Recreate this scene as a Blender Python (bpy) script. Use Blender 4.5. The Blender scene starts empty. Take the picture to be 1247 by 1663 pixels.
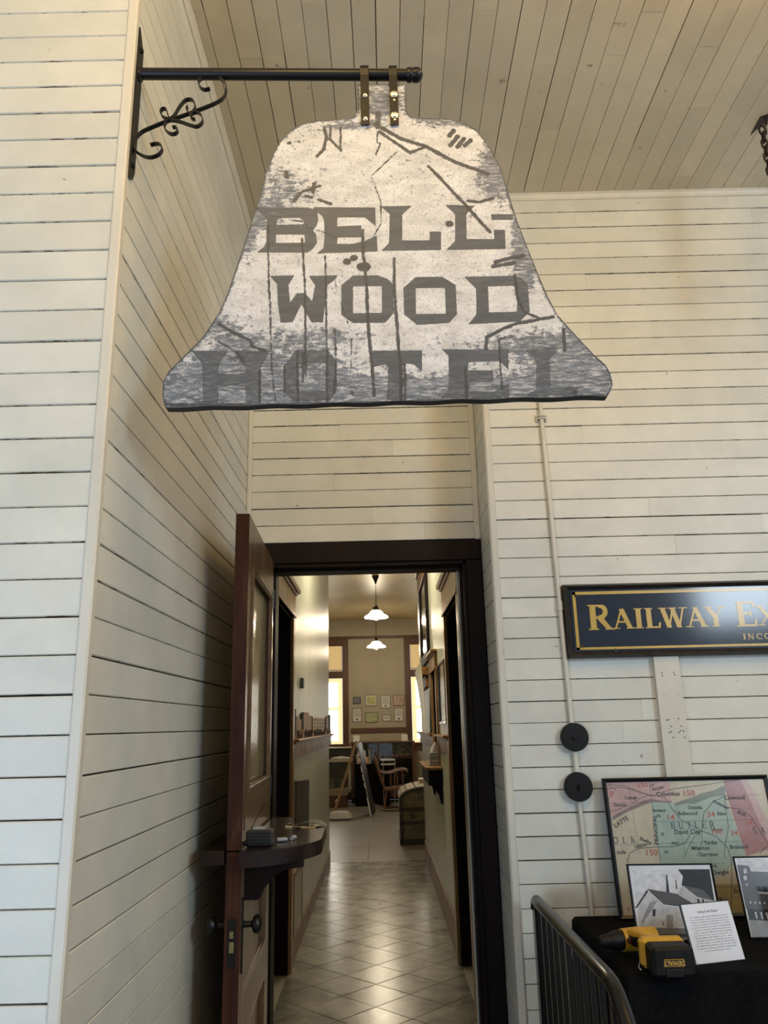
import bpy, math, random
import numpy as np
from mathutils import Vector, Matrix
from mathutils.geometry import tessellate_polygon

random.seed(7)
C = bpy.context.scene.collection
scene = bpy.context.scene

# ------------------------------------------------------------------ camera
EYE = 1.5
def E(z): return z + EYE
F_PX = 1263.87
R0 = Vector((0.999724, 0.006465, -0.022576))     # camera right
R1 = Vector((-0.023482, 0.264545, -0.964088))    # camera down
R2 = Vector((-0.000260, 0.964352, 0.264623))     # camera forward
cam_d = bpy.data.cameras.new('camera'); cam = bpy.data.objects.new('camera', cam_d); C.objects.link(cam)
mw = Matrix.Identity(4)
for i in range(3):
    mw[i][0] = R0[i]; mw[i][1] = -R1[i]; mw[i][2] = -R2[i]
mw[2][3] = EYE
cam.matrix_world = mw
cam_d.sensor_fit = 'VERTICAL'; cam_d.sensor_height = 36; cam_d.lens = F_PX / 1663 * 36
cam_d.clip_start = 0.05; cam_d.clip_end = 60
scene.camera = cam

# ------------------------------------------------------------------ world and lights
w = bpy.data.worlds.new('world'); scene.world = w; w.use_nodes = True
bg = w.node_tree.nodes['Background']; bg.inputs[0].default_value = (0.72, 0.84, 1.0, 1); bg.inputs[1].default_value = 0.56

def area(name, loc, target, sx, sy, power, col, spread=math.pi):
    d = bpy.data.lights.new(name, 'AREA'); d.shape = 'RECTANGLE'; d.size = sx; d.size_y = sy
    d.energy = power; d.color = col; d.spread = spread
    o = bpy.data.objects.new(name, d); C.objects.link(o); o.location = loc
    o.rotation_euler = (Vector(target) - Vector(loc)).to_track_quat('-Z', 'Y').to_euler(); return o
def lamp(name, loc, power, col, radius=0.06):
    d = bpy.data.lights.new(name, 'POINT'); d.energy = power; d.color = col; d.shadow_soft_size = radius
    o = bpy.data.objects.new(name, d); C.objects.link(o); o.location = loc; return o

COOL = (0.78, 0.89, 1.0); WARM = (1.0, 0.74, 0.42)
area('window_daylight', (4.5, -2.9, 3.4), (-0.3, 2.4, 1.9), 1.3, 1.5, 135, (0.72, 0.87, 1.0))       # tall window behind and to the right
area('window_daylight_left', (-2.2, -1.2, 0.9), (-1.2, 2.2, 1.0), 1.1, 1.2, 50, (0.50, 0.70, 1.0))   # low window behind and to the left
lamp('room_lamp_left', (-0.3, 0.4, 3.85), 44, (1.0, 0.68, 0.25), 0.15)                               # ceiling lamps of the front room
lamp('room_lamp_centre', (0.5, 0.5, 3.9), 20, (1.0, 0.66, 0.24), 0.15)
lamp('room_lamp_right', (1.3, 1.5, 3.9), 26, (1.0, 0.58, 0.16), 0.15)
lamp('room_lamp_far_right', (2.3, 0.6, 3.6), 14, (1.0, 0.80, 0.45), 0.15)

scene.view_settings.view_transform = 'Standard'; scene.view_settings.look = 'None'
scene.view_settings.gamma = 1; scene.view_settings.use_curve_mapping = False
scene.view_settings.exposure = 0.0

# ------------------------------------------------------------------ materials
def mat(name, c1, c2=None, scale=6, stretch=(1, 1, 1), rough=0.5, metal=0, bump=0, bscale=None, lo=0.35, hi=0.65,
        spec=0.5, emis=None, estr=0, alpha=1, trans=0, c3=None, lo3=0.62, hi3=0.7, scale3=40, coat=0, objvar=0, detail=5, rvar=0):
    m = bpy.data.materials.new(name); m.use_nodes = True
    nt = m.node_tree; N = nt.nodes; L = nt.links; b = N['Principled BSDF']
    b.inputs['Roughness'].default_value = rough; b.inputs['Metallic'].default_value = metal
    b.inputs['Specular IOR Level'].default_value = spec
    b.inputs['Transmission Weight'].default_value = trans
    b.inputs['Coat Weight'].default_value = coat; b.inputs['Coat Roughness'].default_value = 0.12
    if emis: b.inputs['Emission Color'].default_value = (*emis, 1); b.inputs['Emission Strength'].default_value = estr
    out = None
    if c2 or bump or c3:
        g = N.new('ShaderNodeNewGeometry'); mp = N.new('ShaderNodeMapping'); mp.inputs['Scale'].default_value = stretch
        L.new(g.outputs['Position'], mp.inputs[0])
        n = N.new('ShaderNodeTexNoise'); n.inputs['Scale'].default_value = scale; n.inputs['Detail'].default_value = detail
        n.inputs['Roughness'].default_value = 0.6
        L.new(mp.outputs[0], n.inputs['Vector'])
    if c2:
        r = N.new('ShaderNodeValToRGB'); r.color_ramp.elements[0].position = lo; r.color_ramp.elements[1].position = hi
        r.color_ramp.elements[0].color = (*c1, 1); r.color_ramp.elements[1].color = (*c2, 1)
        L.new(n.outputs['Fac'], r.inputs[0]); out = r.outputs[0]
    if c3:
        n3 = N.new('ShaderNodeTexNoise'); n3.inputs['Scale'].default_value = scale3; n3.inputs['Detail'].default_value = 3
        L.new(mp.outputs[0], n3.inputs['Vector'])
        r3 = N.new('ShaderNodeMapRange'); r3.inputs[1].default_value = lo3; r3.inputs[2].default_value = hi3
        L.new(n3.outputs['Fac'], r3.inputs[0])
        mx = N.new('ShaderNodeMixRGB'); mx.inputs[2].default_value = (*c3, 1)
        L.new(r3.outputs[0], mx.inputs[0])
        if out: L.new(out, mx.inputs[1])
        else: mx.inputs[1].default_value = (*c1, 1)
        out = mx.outputs[0]
    if objvar:
        oi = N.new('ShaderNodeObjectInfo'); mr = N.new('ShaderNodeMapRange')
        mr.inputs[3].default_value = 1 - objvar; mr.inputs[4].default_value = 1 + objvar * 0.6
        L.new(oi.outputs['Random'], mr.inputs[0])
        mm = N.new('ShaderNodeMixRGB'); mm.blend_type = 'MULTIPLY'; mm.inputs[0].default_value = 1
        if out: L.new(out, mm.inputs[1])
        else: mm.inputs[1].default_value = (*c1, 1)
        L.new(mr.outputs[0], mm.inputs[2]); out = mm.outputs[0]
    if out: L.new(out, b.inputs['Base Color'])
    else: b.inputs['Base Color'].default_value = (*c1, 1)
    if rvar:
        rr = N.new('ShaderNodeMapRange'); rr.inputs[3].default_value = max(0.02, rough - rvar); rr.inputs[4].default_value = rough + rvar
        L.new(n.outputs['Fac'], rr.inputs[0]); L.new(rr.outputs[0], b.inputs['Roughness'])
    if bump:
        bn = N.new('ShaderNodeBump'); bn.inputs['Strength'].default_value = bump; bn.inputs['Distance'].default_value = 0.004
        if bscale:
            n2 = N.new('ShaderNodeTexNoise'); n2.inputs['Scale'].default_value = bscale; n2.inputs['Detail'].default_value = 4
            L.new(mp.outputs[0], n2.inputs['Vector']); L.new(n2.outputs['Fac'], bn.inputs['Height'])
        else: L.new(n.outputs['Fac'], bn.inputs['Height'])
        L.new(bn.outputs[0], b.inputs['Normal'])
    if alpha < 1: b.inputs['Alpha'].default_value = alpha
    return m

M = {}
CREAM = (0.715, 0.690, 0.585); CREAM2 = (0.64, 0.62, 0.525)
M['paint'] = mat('cream_wall_paint', CREAM2, CREAM, 5, (1, 1, 1), 0.42, bump=0.12, bscale=55, c3=(0.32, 0.28, 0.21), lo3=0.74, hi3=0.79, scale3=24, objvar=0.07)
def chipped(m, phase, pitch):
    # paint knocked off along the board joints
    nt = m.node_tree; N = nt.nodes; L = nt.links; b = N['Principled BSDF']; src = b.inputs['Base Color'].links[0].from_socket
    def mt(op, a, c=None, d=None):
        n = N.new('ShaderNodeMath'); n.operation = op
        for i, q in enumerate((a, c, d)):
            if q is None: continue
            if isinstance(q, (int, float)): n.inputs[i].default_value = q
            else: L.new(q, n.inputs[i])
        return n.outputs[0]
    g = N.new('ShaderNodeNewGeometry'); sx = N.new('ShaderNodeSeparateXYZ'); L.new(g.outputs['Position'], sx.inputs[0])
    fr = mt('FRACT', mt('DIVIDE', mt('SUBTRACT', sx.outputs[2], phase), pitch)); d = mt('ABSOLUTE', mt('SUBTRACT', fr, 0.5))   # 0.5 at the joint
    mp = N.new('ShaderNodeMapping'); mp.inputs['Scale'].default_value = (1, 1, 3); L.new(g.outputs['Position'], mp.inputs[0])
    n1 = N.new('ShaderNodeTexNoise'); n1.inputs['Scale'].default_value = 13; n1.inputs['Detail'].default_value = 7; n1.inputs['Roughness'].default_value = 0.75; L.new(mp.outputs[0], n1.inputs['Vector'])
    v = mt('ADD', mt('MULTIPLY', mt('SUBTRACT', d, 0.455), 9.0), mt('MULTIPLY', n1.outputs['Fac'], 1.0))
    r_ = N.new('ShaderNodeMapRange'); r_.inputs[1].default_value = 0.90; r_.inputs[2].default_value = 0.96; L.new(v, r_.inputs[0])
    mx = N.new('ShaderNodeMixRGB'); mx.inputs[2].default_value = (0.16, 0.125, 0.085, 1); L.new(r_.outputs[0], mx.inputs[0]); L.new(src, mx.inputs[1]); L.new(mx.outputs[0], b.inputs['Base Color'])
chipped(M['paint'], 3.5416 % 0.0889, 0.0889)
M['ceil'] = mat('cream_ceiling_paint', (0.64, 0.555, 0.40), (0.71, 0.62, 0.45), 4, (1, 1, 1), 0.5, bump=0.1, bscale=50, c3=(0.27, 0.23, 0.165), lo3=0.70, hi3=0.78, scale3=14, objvar=0.07)
M['trim'] = mat('cream_trim_paint', (0.62, 0.575, 0.47), (0.69, 0.64, 0.52), 7, (1, 1, 0.4), 0.42, bump=0.12, bscale=60, c3=(0.36, 0.31, 0.24), lo3=0.70, hi3=0.78, scale3=30)
M['gap'] = mat('dark_gap', (0.014, 0.011, 0.008), rough=0.9)
M['iron'] = mat('black_iron', (0.007, 0.0065, 0.0065), rough=0.36, spec=0.35)
M['railmetal'] = mat('glossy_black_tube', (0.008, 0.008, 0.007), rough=0.24, spec=0.5)
M['steel'] = mat('zinc_bolt', (0.75, 0.75, 0.72), rough=0.28, metal=1)
M['darkwood'] = mat('dark_door_casing_wood', (0.006, 0.003, 0.0025), (0.012, 0.0055, 0.0045), 9, (1, 1, 0.15), 0.48, bump=0.05, spec=0.15)
M['doorwood'] = mat('varnished_door_wood', (0.090, 0.048, 0.020), (0.180, 0.105, 0.045), 14, (1.5, 1.5, 0.12), 0.34, bump=0.08, coat=0.12, spec=0.3)
M['edgewood'] = mat('red_brown_edge_wood', (0.030, 0.010, 0.008), (0.070, 0.024, 0.014), 10, (1.5, 1.5, 0.3), 0.5, spec=0.2, c3=(0.10, 0.042, 0.02), lo3=0.6, hi3=0.75, scale3=18)
M['shelfwood'] = mat('dark_shelf_wood', (0.010, 0.0045, 0.0035), (0.024, 0.011, 0.007), 12, (1, 0.3, 1), 0.25, spec=0.3)
M['hallwood'] = mat('brown_hall_trim_wood', (0.20, 0.09, 0.028), (0.38, 0.20, 0.07), 8, (1, 0.6, 0.8), 0.42, spec=0.25, c3=(0.06, 0.028, 0.014), lo3=0.55, hi3=0.66, scale3=9)
M['casing'] = mat('brown_hall_casing', (0.26, 0.14, 0.055), (0.38, 0.23, 0.10), 8, (1, 1, 0.3), 0.35, spec=0.3)
M['roomwood'] = mat('brown_room_trim_wood', (0.085, 0.032, 0.014), (0.125, 0.05, 0.022), 6, (1, 1, 0.3), 0.4)
M['hallwall'] = mat('pale_green_hall_plaster', (0.50, 0.51, 0.435), (0.56, 0.57, 0.49), 5, (1, 1, 0.2), 0.38, bump=0.06, bscale=9)
M['roomwall'] = mat('tan_room_plaster', (0.40, 0.35, 0.255), (0.44, 0.385, 0.28), 3, rough=0.6)
M['roomceil'] = mat('warm_room_ceiling', (0.62, 0.46, 0.21), (0.70, 0.53, 0.26), 1.2, (1, 1, 1), 0.38, bump=0.3, bscale=1.6)
M['black'] = mat('black_unlit_opening', (0.003, 0.0025, 0.0025), rough=0.95, spec=0.1)  # black colour stands in for the darkness inside openings
M['marble'] = mat('grey_marble_tile', (0.15, 0.155, 0.13), (0.27, 0.27, 0.23), 5, (1, 1, 1), 0.24, c3=(0.33, 0.32, 0.27), lo3=0.55, hi3=0.75, scale3=7, objvar=0.22, rvar=0.08, bump=0.25, bscale=12)
M['grout'] = mat('tile_grout', (0.30, 0.29, 0.24), rough=0.6)
M['plinth'] = mat('brown_marble_plinth', (0.17, 0.10, 0.045), (0.30, 0.19, 0.09), 7, (1, 1, 1), 0.45, bump=0.05, c3=(0.09, 0.065, 0.045), lo3=0.6, hi3=0.75, scale3=14)
M['concrete'] = mat('grey_room_floor', (0.20, 0.195, 0.17), (0.27, 0.265, 0.23), 2.6, (0.6, 1.6, 1), 0.32, bump=0.05, rvar=0.08)
M['cloth'] = mat('black_tablecloth', (0.004, 0.004, 0.0045), (0.007, 0.007, 0.0075), 60, rough=0.95, bump=0.15, bscale=500, spec=0.08)
M['white'] = mat('white_paper', (0.72, 0.72, 0.74), rough=0.55)
M['photo_white'] = mat('photo_sky_white', (0.60, 0.60, 0.63), (0.66, 0.66, 0.69), 9, rough=0.3, coat=0.5)
M['ink'] = mat('black_ink', (0.012, 0.012, 0.014), rough=0.5)
M['glass'] = mat('clear_glass', (0.95, 0.97, 0.96), rough=0.02, trans=1.0, spec=0.5)
M['acrylic'] = mat('clear_acrylic', (0.92, 0.94, 0.9), rough=0.03, trans=1.0)
M['frameblack'] = mat('black_picture_frame', (0.007, 0.007, 0.007), rough=0.25, coat=0.1)
M['floorwood'] = mat('worn_room_floorboards', (0.12, 0.085, 0.055), (0.17, 0.12, 0.08), 6, (1, 0.2, 1), 0.5)

# ------------------------------------------------------------------ mesh helper
class MB:
    def __init__(s): s.v = []; s.f = []; s.mi = []; s.m = 0
    def add(s, vs, fs):
        o = len(s.v); s.v += [tuple(v) for v in vs]; s.f += [tuple(i + o for i in f) for f in fs]; s.mi += [s.m] * len(fs); return s
    def box(s, x0, x1, y0, y1, z0, z1):
        if x0 > x1: x0, x1 = x1, x0
        if y0 > y1: y0, y1 = y1, y0
        if z0 > z1: z0, z1 = z1, z0
        return s.add([(x0, y0, z0), (x1, y0, z0), (x1, y1, z0), (x0, y1, z0), (x0, y0, z1), (x1, y0, z1), (x1, y1, z1), (x0, y1, z1)],
                     [(0, 3, 2, 1), (4, 5, 6, 7), (0, 1, 5, 4), (1, 2, 6, 5), (2, 3, 7, 6), (3, 0, 4, 7)])
    def bbox(s, x0, x1, y0, y1, z0, z1, b=0.003):
        # box with chamfered edges
        x0, x1 = min(x0, x1), max(x0, x1); y0, y1 = min(y0, y1), max(y0, y1); z0, z1 = min(z0, z1), max(z0, z1)
        b = min(b, (x1 - x0) / 3, (y1 - y0) / 3, (z1 - z0) / 3)
        P = []
        for sx in (0, 1):
            for sy in (0, 1):
                for sz in (0, 1):
                    X = (x0, x1)[sx]; Y = (y0, y1)[sy]; Z = (z0, z1)[sz]
                    xi = X + (b if sx == 0 else -b); yi = Y + (b if sy == 0 else -b); zi = Z + (b if sz == 0 else -b)
                    P += [(X, yi, zi), (xi, Y, zi), (xi, yi, Z)]
        def k(a, bb, c, t): return (a * 4 + bb * 2 + c) * 3 + t
        F = [(k(0,0,0,0), k(0,0,1,0), k(0,1,1,0), k(0,1,0,0)), (k(1,0,0,0), k(1,1,0,0), k(1,1,1,0), k(1,0,1,0)),
             (k(0,0,0,1), k(1,0,0,1), k(1,0,1,1), k(0,0,1,1)), (k(0,1,0,1), k(0,1,1,1), k(1,1,1,1), k(1,1,0,1)),
             (k(0,0,0,2), k(0,1,0,2), k(1,1,0,2), k(1,0,0,2)), (k(0,0,1,2), k(1,0,1,2), k(1,1,1,2), k(0,1,1,2))]
        for c in (0, 1):
            for d in (0, 1):
                F.append((k(c,d,0,0), k(c,d,0,1), k(c,d,1,1), k(c,d,1,0)) if c == d else (k(c,d,0,1), k(c,d,0,0), k(c,d,1,0), k(c,d,1,1)))
                F.append((k(c,0,d,2), k(c,0,d,0), k(c,1,d,0), k(c,1,d,2)) if c == d else (k(c,0,d,0), k(c,0,d,2), k(c,1,d,2), k(c,1,d,0)))
                F.append((k(0,c,d,1), k(0,c,d,2), k(1,c,d,2), k(1,c,d,1)) if c == d else (k(0,c,d,2), k(0,c,d,1), k(1,c,d,1), k(1,c,d,2)))
        for a in (0, 1):
            for bb in (0, 1):
                for c in (0, 1):
                    t = (k(a,bb,c,0), k(a,bb,c,1), k(a,bb,c,2))
                    F.append(t if (a + bb + c) % 2 == 1 else t[::-1])
        return s.add(P, F)
    def hexa(s, p):   # 8 points: bottom 4 then top 4
        return s.add(p, [(0, 3, 2, 1), (4, 5, 6, 7), (0, 1, 5, 4), (1, 2, 6, 5), (2, 3, 7, 6), (3, 0, 4, 7)])
    def bar(s, a, b, wx, wy, up=(0, 0, 1)):
        a = Vector(a); b = Vector(b); d = (b - a).normalized(); u = Vector(up)
        x = d.cross(u)
        if x.length < 1e-4: x = d.cross(Vector((1, 0, 0)))
        x.normalize(); y = d.cross(x)
        q = [(-1, -1), (1, -1), (1, 1), (-1, 1)]
        return s.hexa([a + x * wx / 2 * i + y * wy / 2 * j for i, j in q] + [b + x * wx / 2 * i + y * wy / 2 * j for i, j in q])
    def tube(s, path, r, seg=10, closed=False, caps=True):
        P = [Vector(p) for p in path]; n = len(P); rs = r if isinstance(r, (list, tuple)) else [r] * n
        rings = []; prev = None
        for i in range(n):
            if closed: t = P[(i + 1) % n] - P[i - 1]
            else: t = P[min(i + 1, n - 1)] - P[max(i - 1, 0)]
            t.normalize()
            if prev is None:
                x = t.cross(Vector((0, 0, 1)));
                if x.length < 0.1: x = t.cross(Vector((1, 0, 0)))
            else: x = prev - t * prev.dot(t)
            x.normalize(); prev = x; y = t.cross(x)
            rings.append([P[i] + (x * math.cos(2 * math.pi * k / seg) + y * math.sin(2 * math.pi * k / seg)) * rs[i] for k in range(seg)])
        vs = [v for rg in rings for v in rg]; fs = []
        for i in range(n if closed else n - 1):
            for k in range(seg):
                a = i * seg + k; b = i * seg + (k + 1) % seg; j = (i + 1) % n
                fs.append((a, b, j * seg + (k + 1) % seg, j * seg + k))
        if caps and not closed: fs += [tuple(range(seg))[::-1], tuple((n - 1) * seg + k for k in range(seg))]
        return s.add(vs, fs)
    def lathe(s, prof, c, axis='z', seg=20):
        # prof: (radius, offset) along the axis
        vs = []; fs = []
        for r, h in prof:
            for k in range(seg):
                a = 2 * math.pi * k / seg; u, v = r * math.cos(a), r * math.sin(a)
                vs.append({'z': (c[0] + u, c[1] + v, c[2] + h), 'y': (c[0] + u, c[1] + h, c[2] + v), 'x': (c[0] + h, c[1] + u, c[2] + v)}[axis])
        for i in range(len(prof) - 1):
            for k in range(seg):
                fs.append((i * seg + k, i * seg + (k + 1) % seg, (i + 1) * seg + (k + 1) % seg, (i + 1) * seg + k))
        fs.append(tuple(range(seg))[::-1]); fs.append(tuple((len(prof) - 1) * seg + k for k in range(seg)))
        return s.add(vs, fs)
    def prism(s, poly, a, b, plane='xz', holes=()):
        # poly in 2D, extruded from a to b on the missing axis
        def P3(p, h): return {'xz': (p[0], h, p[1]), 'xy': (p[0], p[1], h), 'yz': (h, p[0], p[1])}[plane]
        loops = [list(poly)] + [list(h) for h in holes]
        flat = [p for lp in loops for p in lp]; n = len(flat)
        tris = tessellate_polygon([[Vector((p[0], p[1], 0)) for p in lp] for lp in loops])
        vs = [P3(p, a) for p in flat] + [P3(p, b) for p in flat]; fs = [tuple(t) for t in tris] + [tuple(i + n for i in t[::-1]) for t in tris]
        o = 0
        for lp in loops:
            m = len(lp)
            for i in range(m): fs.append((o + i, o + (i + 1) % m, o + n + (i + 1) % m, o + n + i))
            o += m
        return s.add(vs, fs)
    def frame(s, x0, x1, z0, z1, w, y0, y1, bev=0.3):
        # mitred picture-frame ring in the xz plane, raised bevel
        def rect(i, y): return [(x0 + i, y, z0 + i), (x1 - i, y, z0 + i), (x1 - i, y, z1 - i), (x0 + i, y, z1 - i)]
        rings = rect(0, y1) + rect(0, y0 + (y1 - y0) * bev) + rect(w * 0.35, y0) + rect(w, y0 + (y1 - y0) * bev) + rect(w, y1)
        fs = []
        for r in range(4):
            for k in range(4): fs.append((r * 4 + k, r * 4 + (k + 1) % 4, (r + 1) * 4 + (k + 1) % 4, (r + 1) * 4 + k))
        for k in range(4): fs.append((16 + k, 16 + (k + 1) % 4, (k + 1) % 4, k))
        return s.add(rings, fs)
    def sphere(s, c, r, sx=1, sy=1, sz=1, seg=16, rg=10):
        pr = [(max(1e-4, math.sin(math.pi * i / rg)) * r, -math.cos(math.pi * i / rg) * r) for i in range(rg + 1)]
        o = len(s.v); s.lathe(pr, (0, 0, 0), 'z', seg)
        s.v[o:] = [(c[0] + v[0] * sx, c[1] + v[1] * sy, c[2] + v[2] * sz) for v in s.v[o:]]
        return s
    def xform(s, mx, start=0):
        s.v[start:] = [tuple(mx @ Vector(v)) for v in s.v[start:]]; return s
    def mesh(s, name, mats, origin=(0, 0, 0), smooth=True, ang=35):
        me = bpy.data.meshes.new(name)
        ox, oy, oz = origin
        me.from_pydata([(x - ox, y - oy, z - oz) for x, y, z in s.v], [], s.f)
        for m in (mats if isinstance(mats, (list, tuple)) else [mats]): me.materials.append(m)
        if isinstance(mats, (list, tuple)) and len(mats) > 1: me.polygons.foreach_set('material_index', s.mi)
        if smooth:
            me.polygons.foreach_set('use_smooth', [True] * len(me.polygons)); me.set_sharp_from_angle(angle=math.radians(ang))
        me.validate(); me.update(); return me

TH = math.radians(0.6)                     # the hallway and far room run 0.6 degrees off the front room's walls
RH = Matrix.Rotation(TH, 4, 'Z')
class Thing:
    """root of one thing; with mb it is a single mesh, else an Empty; hall=True places it in the hallway's own frame"""
    def __init__(s, name, label=None, cat=None, loc=(0, 0, 0), mb=None, m=None, hall=False, kind=None, group=None, smooth=True):
        s.loc = loc
        me = mb.mesh(name, m, loc, smooth) if mb else None
        o = bpy.data.objects.new(name, me); C.objects.link(o); s.o = o
        if hall: o.location = RH @ Vector(loc); o.rotation_euler = (0, 0, TH)
        else: o.location = loc
        if not mb: o.empty_display_size = 0.05
        if label: o['label'] = label
        if cat: o['category'] = cat
        if kind: o['kind'] = kind
        if group: o['group'] = group
    def part(s, name, mb, m, parent=None, label=None, kind=None, smooth=True):
        o = bpy.data.objects.new(name, mb.mesh(name, m, s.loc, smooth)); C.objects.link(o)
        o.parent = parent or s.o
        if label: o['label'] = label
        if kind: o['kind'] = kind
        return o
def copy_thing(t, label=None, group=None):
    n = Thing.__new__(Thing); n.loc = t.loc
    def cp(o, par):
        c = o.copy(); C.objects.link(c); c.parent = par
        for ch in list(o.children):
            if ch is not c: cp(ch, c)
        return c
    n.o = cp(t.o, None)
    if label: n.o['label'] = label
    if group: n.o['group'] = group
    return n
def tag(t, **k):
    for a, b in k.items(): t.o[a] = b
def S(name, mb, m, hall=False, smooth=False): return Thing(name, mb=mb, m=m, hall=hall, kind='structure', smooth=smooth)

# ------------------------------------------------------------------ wall boards
PITCH = 0.0889; PHASE = E(2.0416) % PITCH      # all boards share one course height
def board_mesh(name, m, pitch, bead=False):
    # unit length along x, width along y, face at z=0 pointing +z, thickness 12 mm
    out = []
    for g in (0.0020, 0.0028, 0.0040):
        w_ = pitch - g; b = 0.0022
        if bead: pr = [(0, -0.012), (0, -0.003), (b, 0), (0.0075, 0), (0.0082, -0.005), (0.0100, -0.005), (0.0107, 0), (w_ - b, 0), (w_, -0.003), (w_, -0.012)]
        else: pr = [(0, -0.012), (0, -0.003), (b, 0), (w_ - b, 0), (w_, -0.003), (w_, -0.012)]
        n = len(pr); mb = MB()
        mb.add([(0, y, z) for y, z in pr] + [(1, y, z) for y, z in pr],
               [tuple(range(n))[::-1], tuple(range(n, 2 * n))] + [(i, (i + 1) % n, n + (i + 1) % n, n + i) for i in range(n)])
        out.append(mb.mesh(name, m, smooth=False))
    return out
BM = board_mesh('board', M['paint'], PITCH); CM = board_mesh('board', M['ceil'], 0.0915, True)
def board(root, meshes, p, d, wdir, L, jit=0.0007):
    """p = lower corner on the face plane, d = length direction, wdir = width direction, face normal = d x wdir"""
    d = Vector(d); wd = Vector(wdir); n = d.cross(wd)
    o = bpy.data.objects.new('board', random.choice(meshes)); C.objects.link(o); o.parent = root.o
    mx = Matrix.Identity(4); q = Vector(p) + n * random.uniform(-jit, jit) + wd * random.uniform(-0.0003, 0.0003)
    sg = L - 0.0006
    for i in range(3): mx[i][0] = d[i] * sg; mx[i][1] = wd[i]; mx[i][2] = n[i]; mx[i][3] = q[i]
    o.matrix_basis = mx; return o
def courses(z0, z1):
    k = math.floor((z0 - PHASE) / PITCH + 0.3)
    while PHASE + k * PITCH < z1 - 0.02:
        yield PHASE + k * PITCH; k += 1
def split(a, b, cuts):
    c = [a] + sorted(x for x in cuts if a + 0.08 < x < b - 0.08) + [b]
    return list(zip(c[:-1], c[1:]))

XL = -0.69; Y1 = 1.809; Y2 = 3.402; Y3 = 3.764; XR = 0.475; ZC = E(2.60)

# near-left wall (faces the camera side), then the alcove's three walls, then the long right wall
wl = S('wall_left', MB().box(-2.6, XL - 0.012, Y1 + 0.012, Y1 + 0.12, 0, ZC), M['gap'])
for z in courses(0.0, ZC): board(wl, BM, (-2.6, Y1, z), (1, 0, 0), (0, 0, 1), 2.6 - 0.716)
wa = S('wall_alcove_left', MB().box(XL - 0.12, XL - 0.012, Y1 + 0.12, Y3, 0, ZC), M['gap'])
for z in courses(0.0, ZC): board(wa, BM, (XL, Y1 + 0.022, z), (0, 1, 0), (0, 0, 1), Y3 - Y1 - 0.022)
wb = S('wall_alcove_back', MB().box(XL, XR + 0.1, Y3 + 0.012, Y3 + 0.12, E(0.80), ZC), M['gap'])
cutsb = {1: [-0.06], 3: [-0.25], 0: [0.2], 5: [0.05], 6: [-0.22], 9: [0.1], 13: [-0.3], 17: [0.15]}
for i, z in enumerate(courses(E(0.877), ZC)):
    for a, b in split(XL, XR, cutsb.get(i, [])): board(wb, BM, (a, Y3, z), (1, 0, 0), (0, 0, 1), b - a)
wj = S('wall_alcove_right', MB().box(XR + 0.012, XR + 0.10, Y2 + 0.012, Y3 + 0.1, 0, ZC), M['gap'])
for z in courses(0.0, ZC): board(wj, BM, (XR, Y3, z), (0, -1, 0), (0, 0, 1), Y3 - Y2 - 0.01)
wr = S('wall_right', MB().box(XR + 0.10, 3.4, Y2 + 0.012, Y2 + 0.12, 0, ZC), M['gap'])
rr = random.Random(5)
for i, z in enumerate(courses(0.0, ZC)):
    cuts = {19: [1.31], 17: [1.88, 1.07], 15: [1.10], 16: [0.98], 29: [1.62], 31: [0.93], 34: [1.13], 37: [1.02], 40: [1.02], 44: [1.0], 25: [1.30], 27: [1.20], 21: [0.95]}.get(i, [])
    cuts = cuts + [rr.uniform(1.7, 3.0)]
    for a, b in split(0.505, 3.4, cuts): board(wr, BM, (a, Y2, z), (1, 0, 0), (0, 0, 1), b - a)

cl = S('ceiling', MB().box(-2.6, 3.4, -2.5, Y3 + 0.1, ZC + 0.012, ZC + 0.1), M['gap'])
rc = random.Random(11); x = XL + 0.0635 - 0.0915 * 22
x = -0.627 - 0.0915 * 21
while x < 3.35:
    end = Y1 if x + 0.05 < XL else (Y3 if x + 0.045 < XR else Y2)
    a = -2.5; cuts = [rc.uniform(-1.5, 1.2), rc.uniform(2.0, 3.3)]
    for p, q in split(a, end, cuts): board(cl, CM, (x, q, ZC), (0, -1, 0), (1, 0, 0), q - p)
    x += 0.0915

# corner boards and coves
def cove(mb, a, b, h, out, inw):
    """quarter-round cove under the ceiling from a to b; inw = unit vector into the room"""
    a = Vector(a); b = Vector(b); inw = Vector(inw); pr = [(0, 0), (0, -h)]
    for k in range(6):
        t = math.pi / 2 * k / 5; pr.append((out * (1 - math.cos(t)) * 0.9 + 0.006, -h + h * math.sin(t) * 0.92))
    pr.append((out, 0))
    n = len(pr); vs = [a + inw * u + Vector((0, 0, v)) for u, v in pr] + [b + inw * u + Vector((0, 0, v)) for u, v in pr]
    mb.add(vs, [tuple(range(n)), tuple(range(n, 2 * n))[::-1]] + [(i, n + i, n + (i + 1) % n, (i + 1) % n) for i in range(n)])
    return mb
S('trim_1', MB().bbox(-0.716, XL + 0.003, Y1 - 0.006, Y1 + 0.022, 0, ZC, 0.004), M['trim'])
S('trim_2', MB().bbox(XL, XL + 0.024, Y3 - 0.024, Y3, E(-1.5), ZC, 0.006), M['trim'])
S('trim_3', MB().bbox(XR - 0.03, XR, Y3 - 0.026, Y3, E(0.877), ZC, 0.006), M['trim'])
S('trim_4', MB().bbox(XR - 0.004, 0.505, Y2 - 0.010, Y2 + 0.02, 0, ZC, 0.007), M['trim'])
S('trim_5', cove(MB(), (XL, Y1, ZC), (XL, Y3, ZC), 0.045, 0.04, (1, 0, 0)), M['trim'])
S('trim_6', cove(MB(), (XL, Y3, ZC), (XR, Y3, ZC), 0.045, 0.04, (0, -1, 0)), M['trim'])
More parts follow.
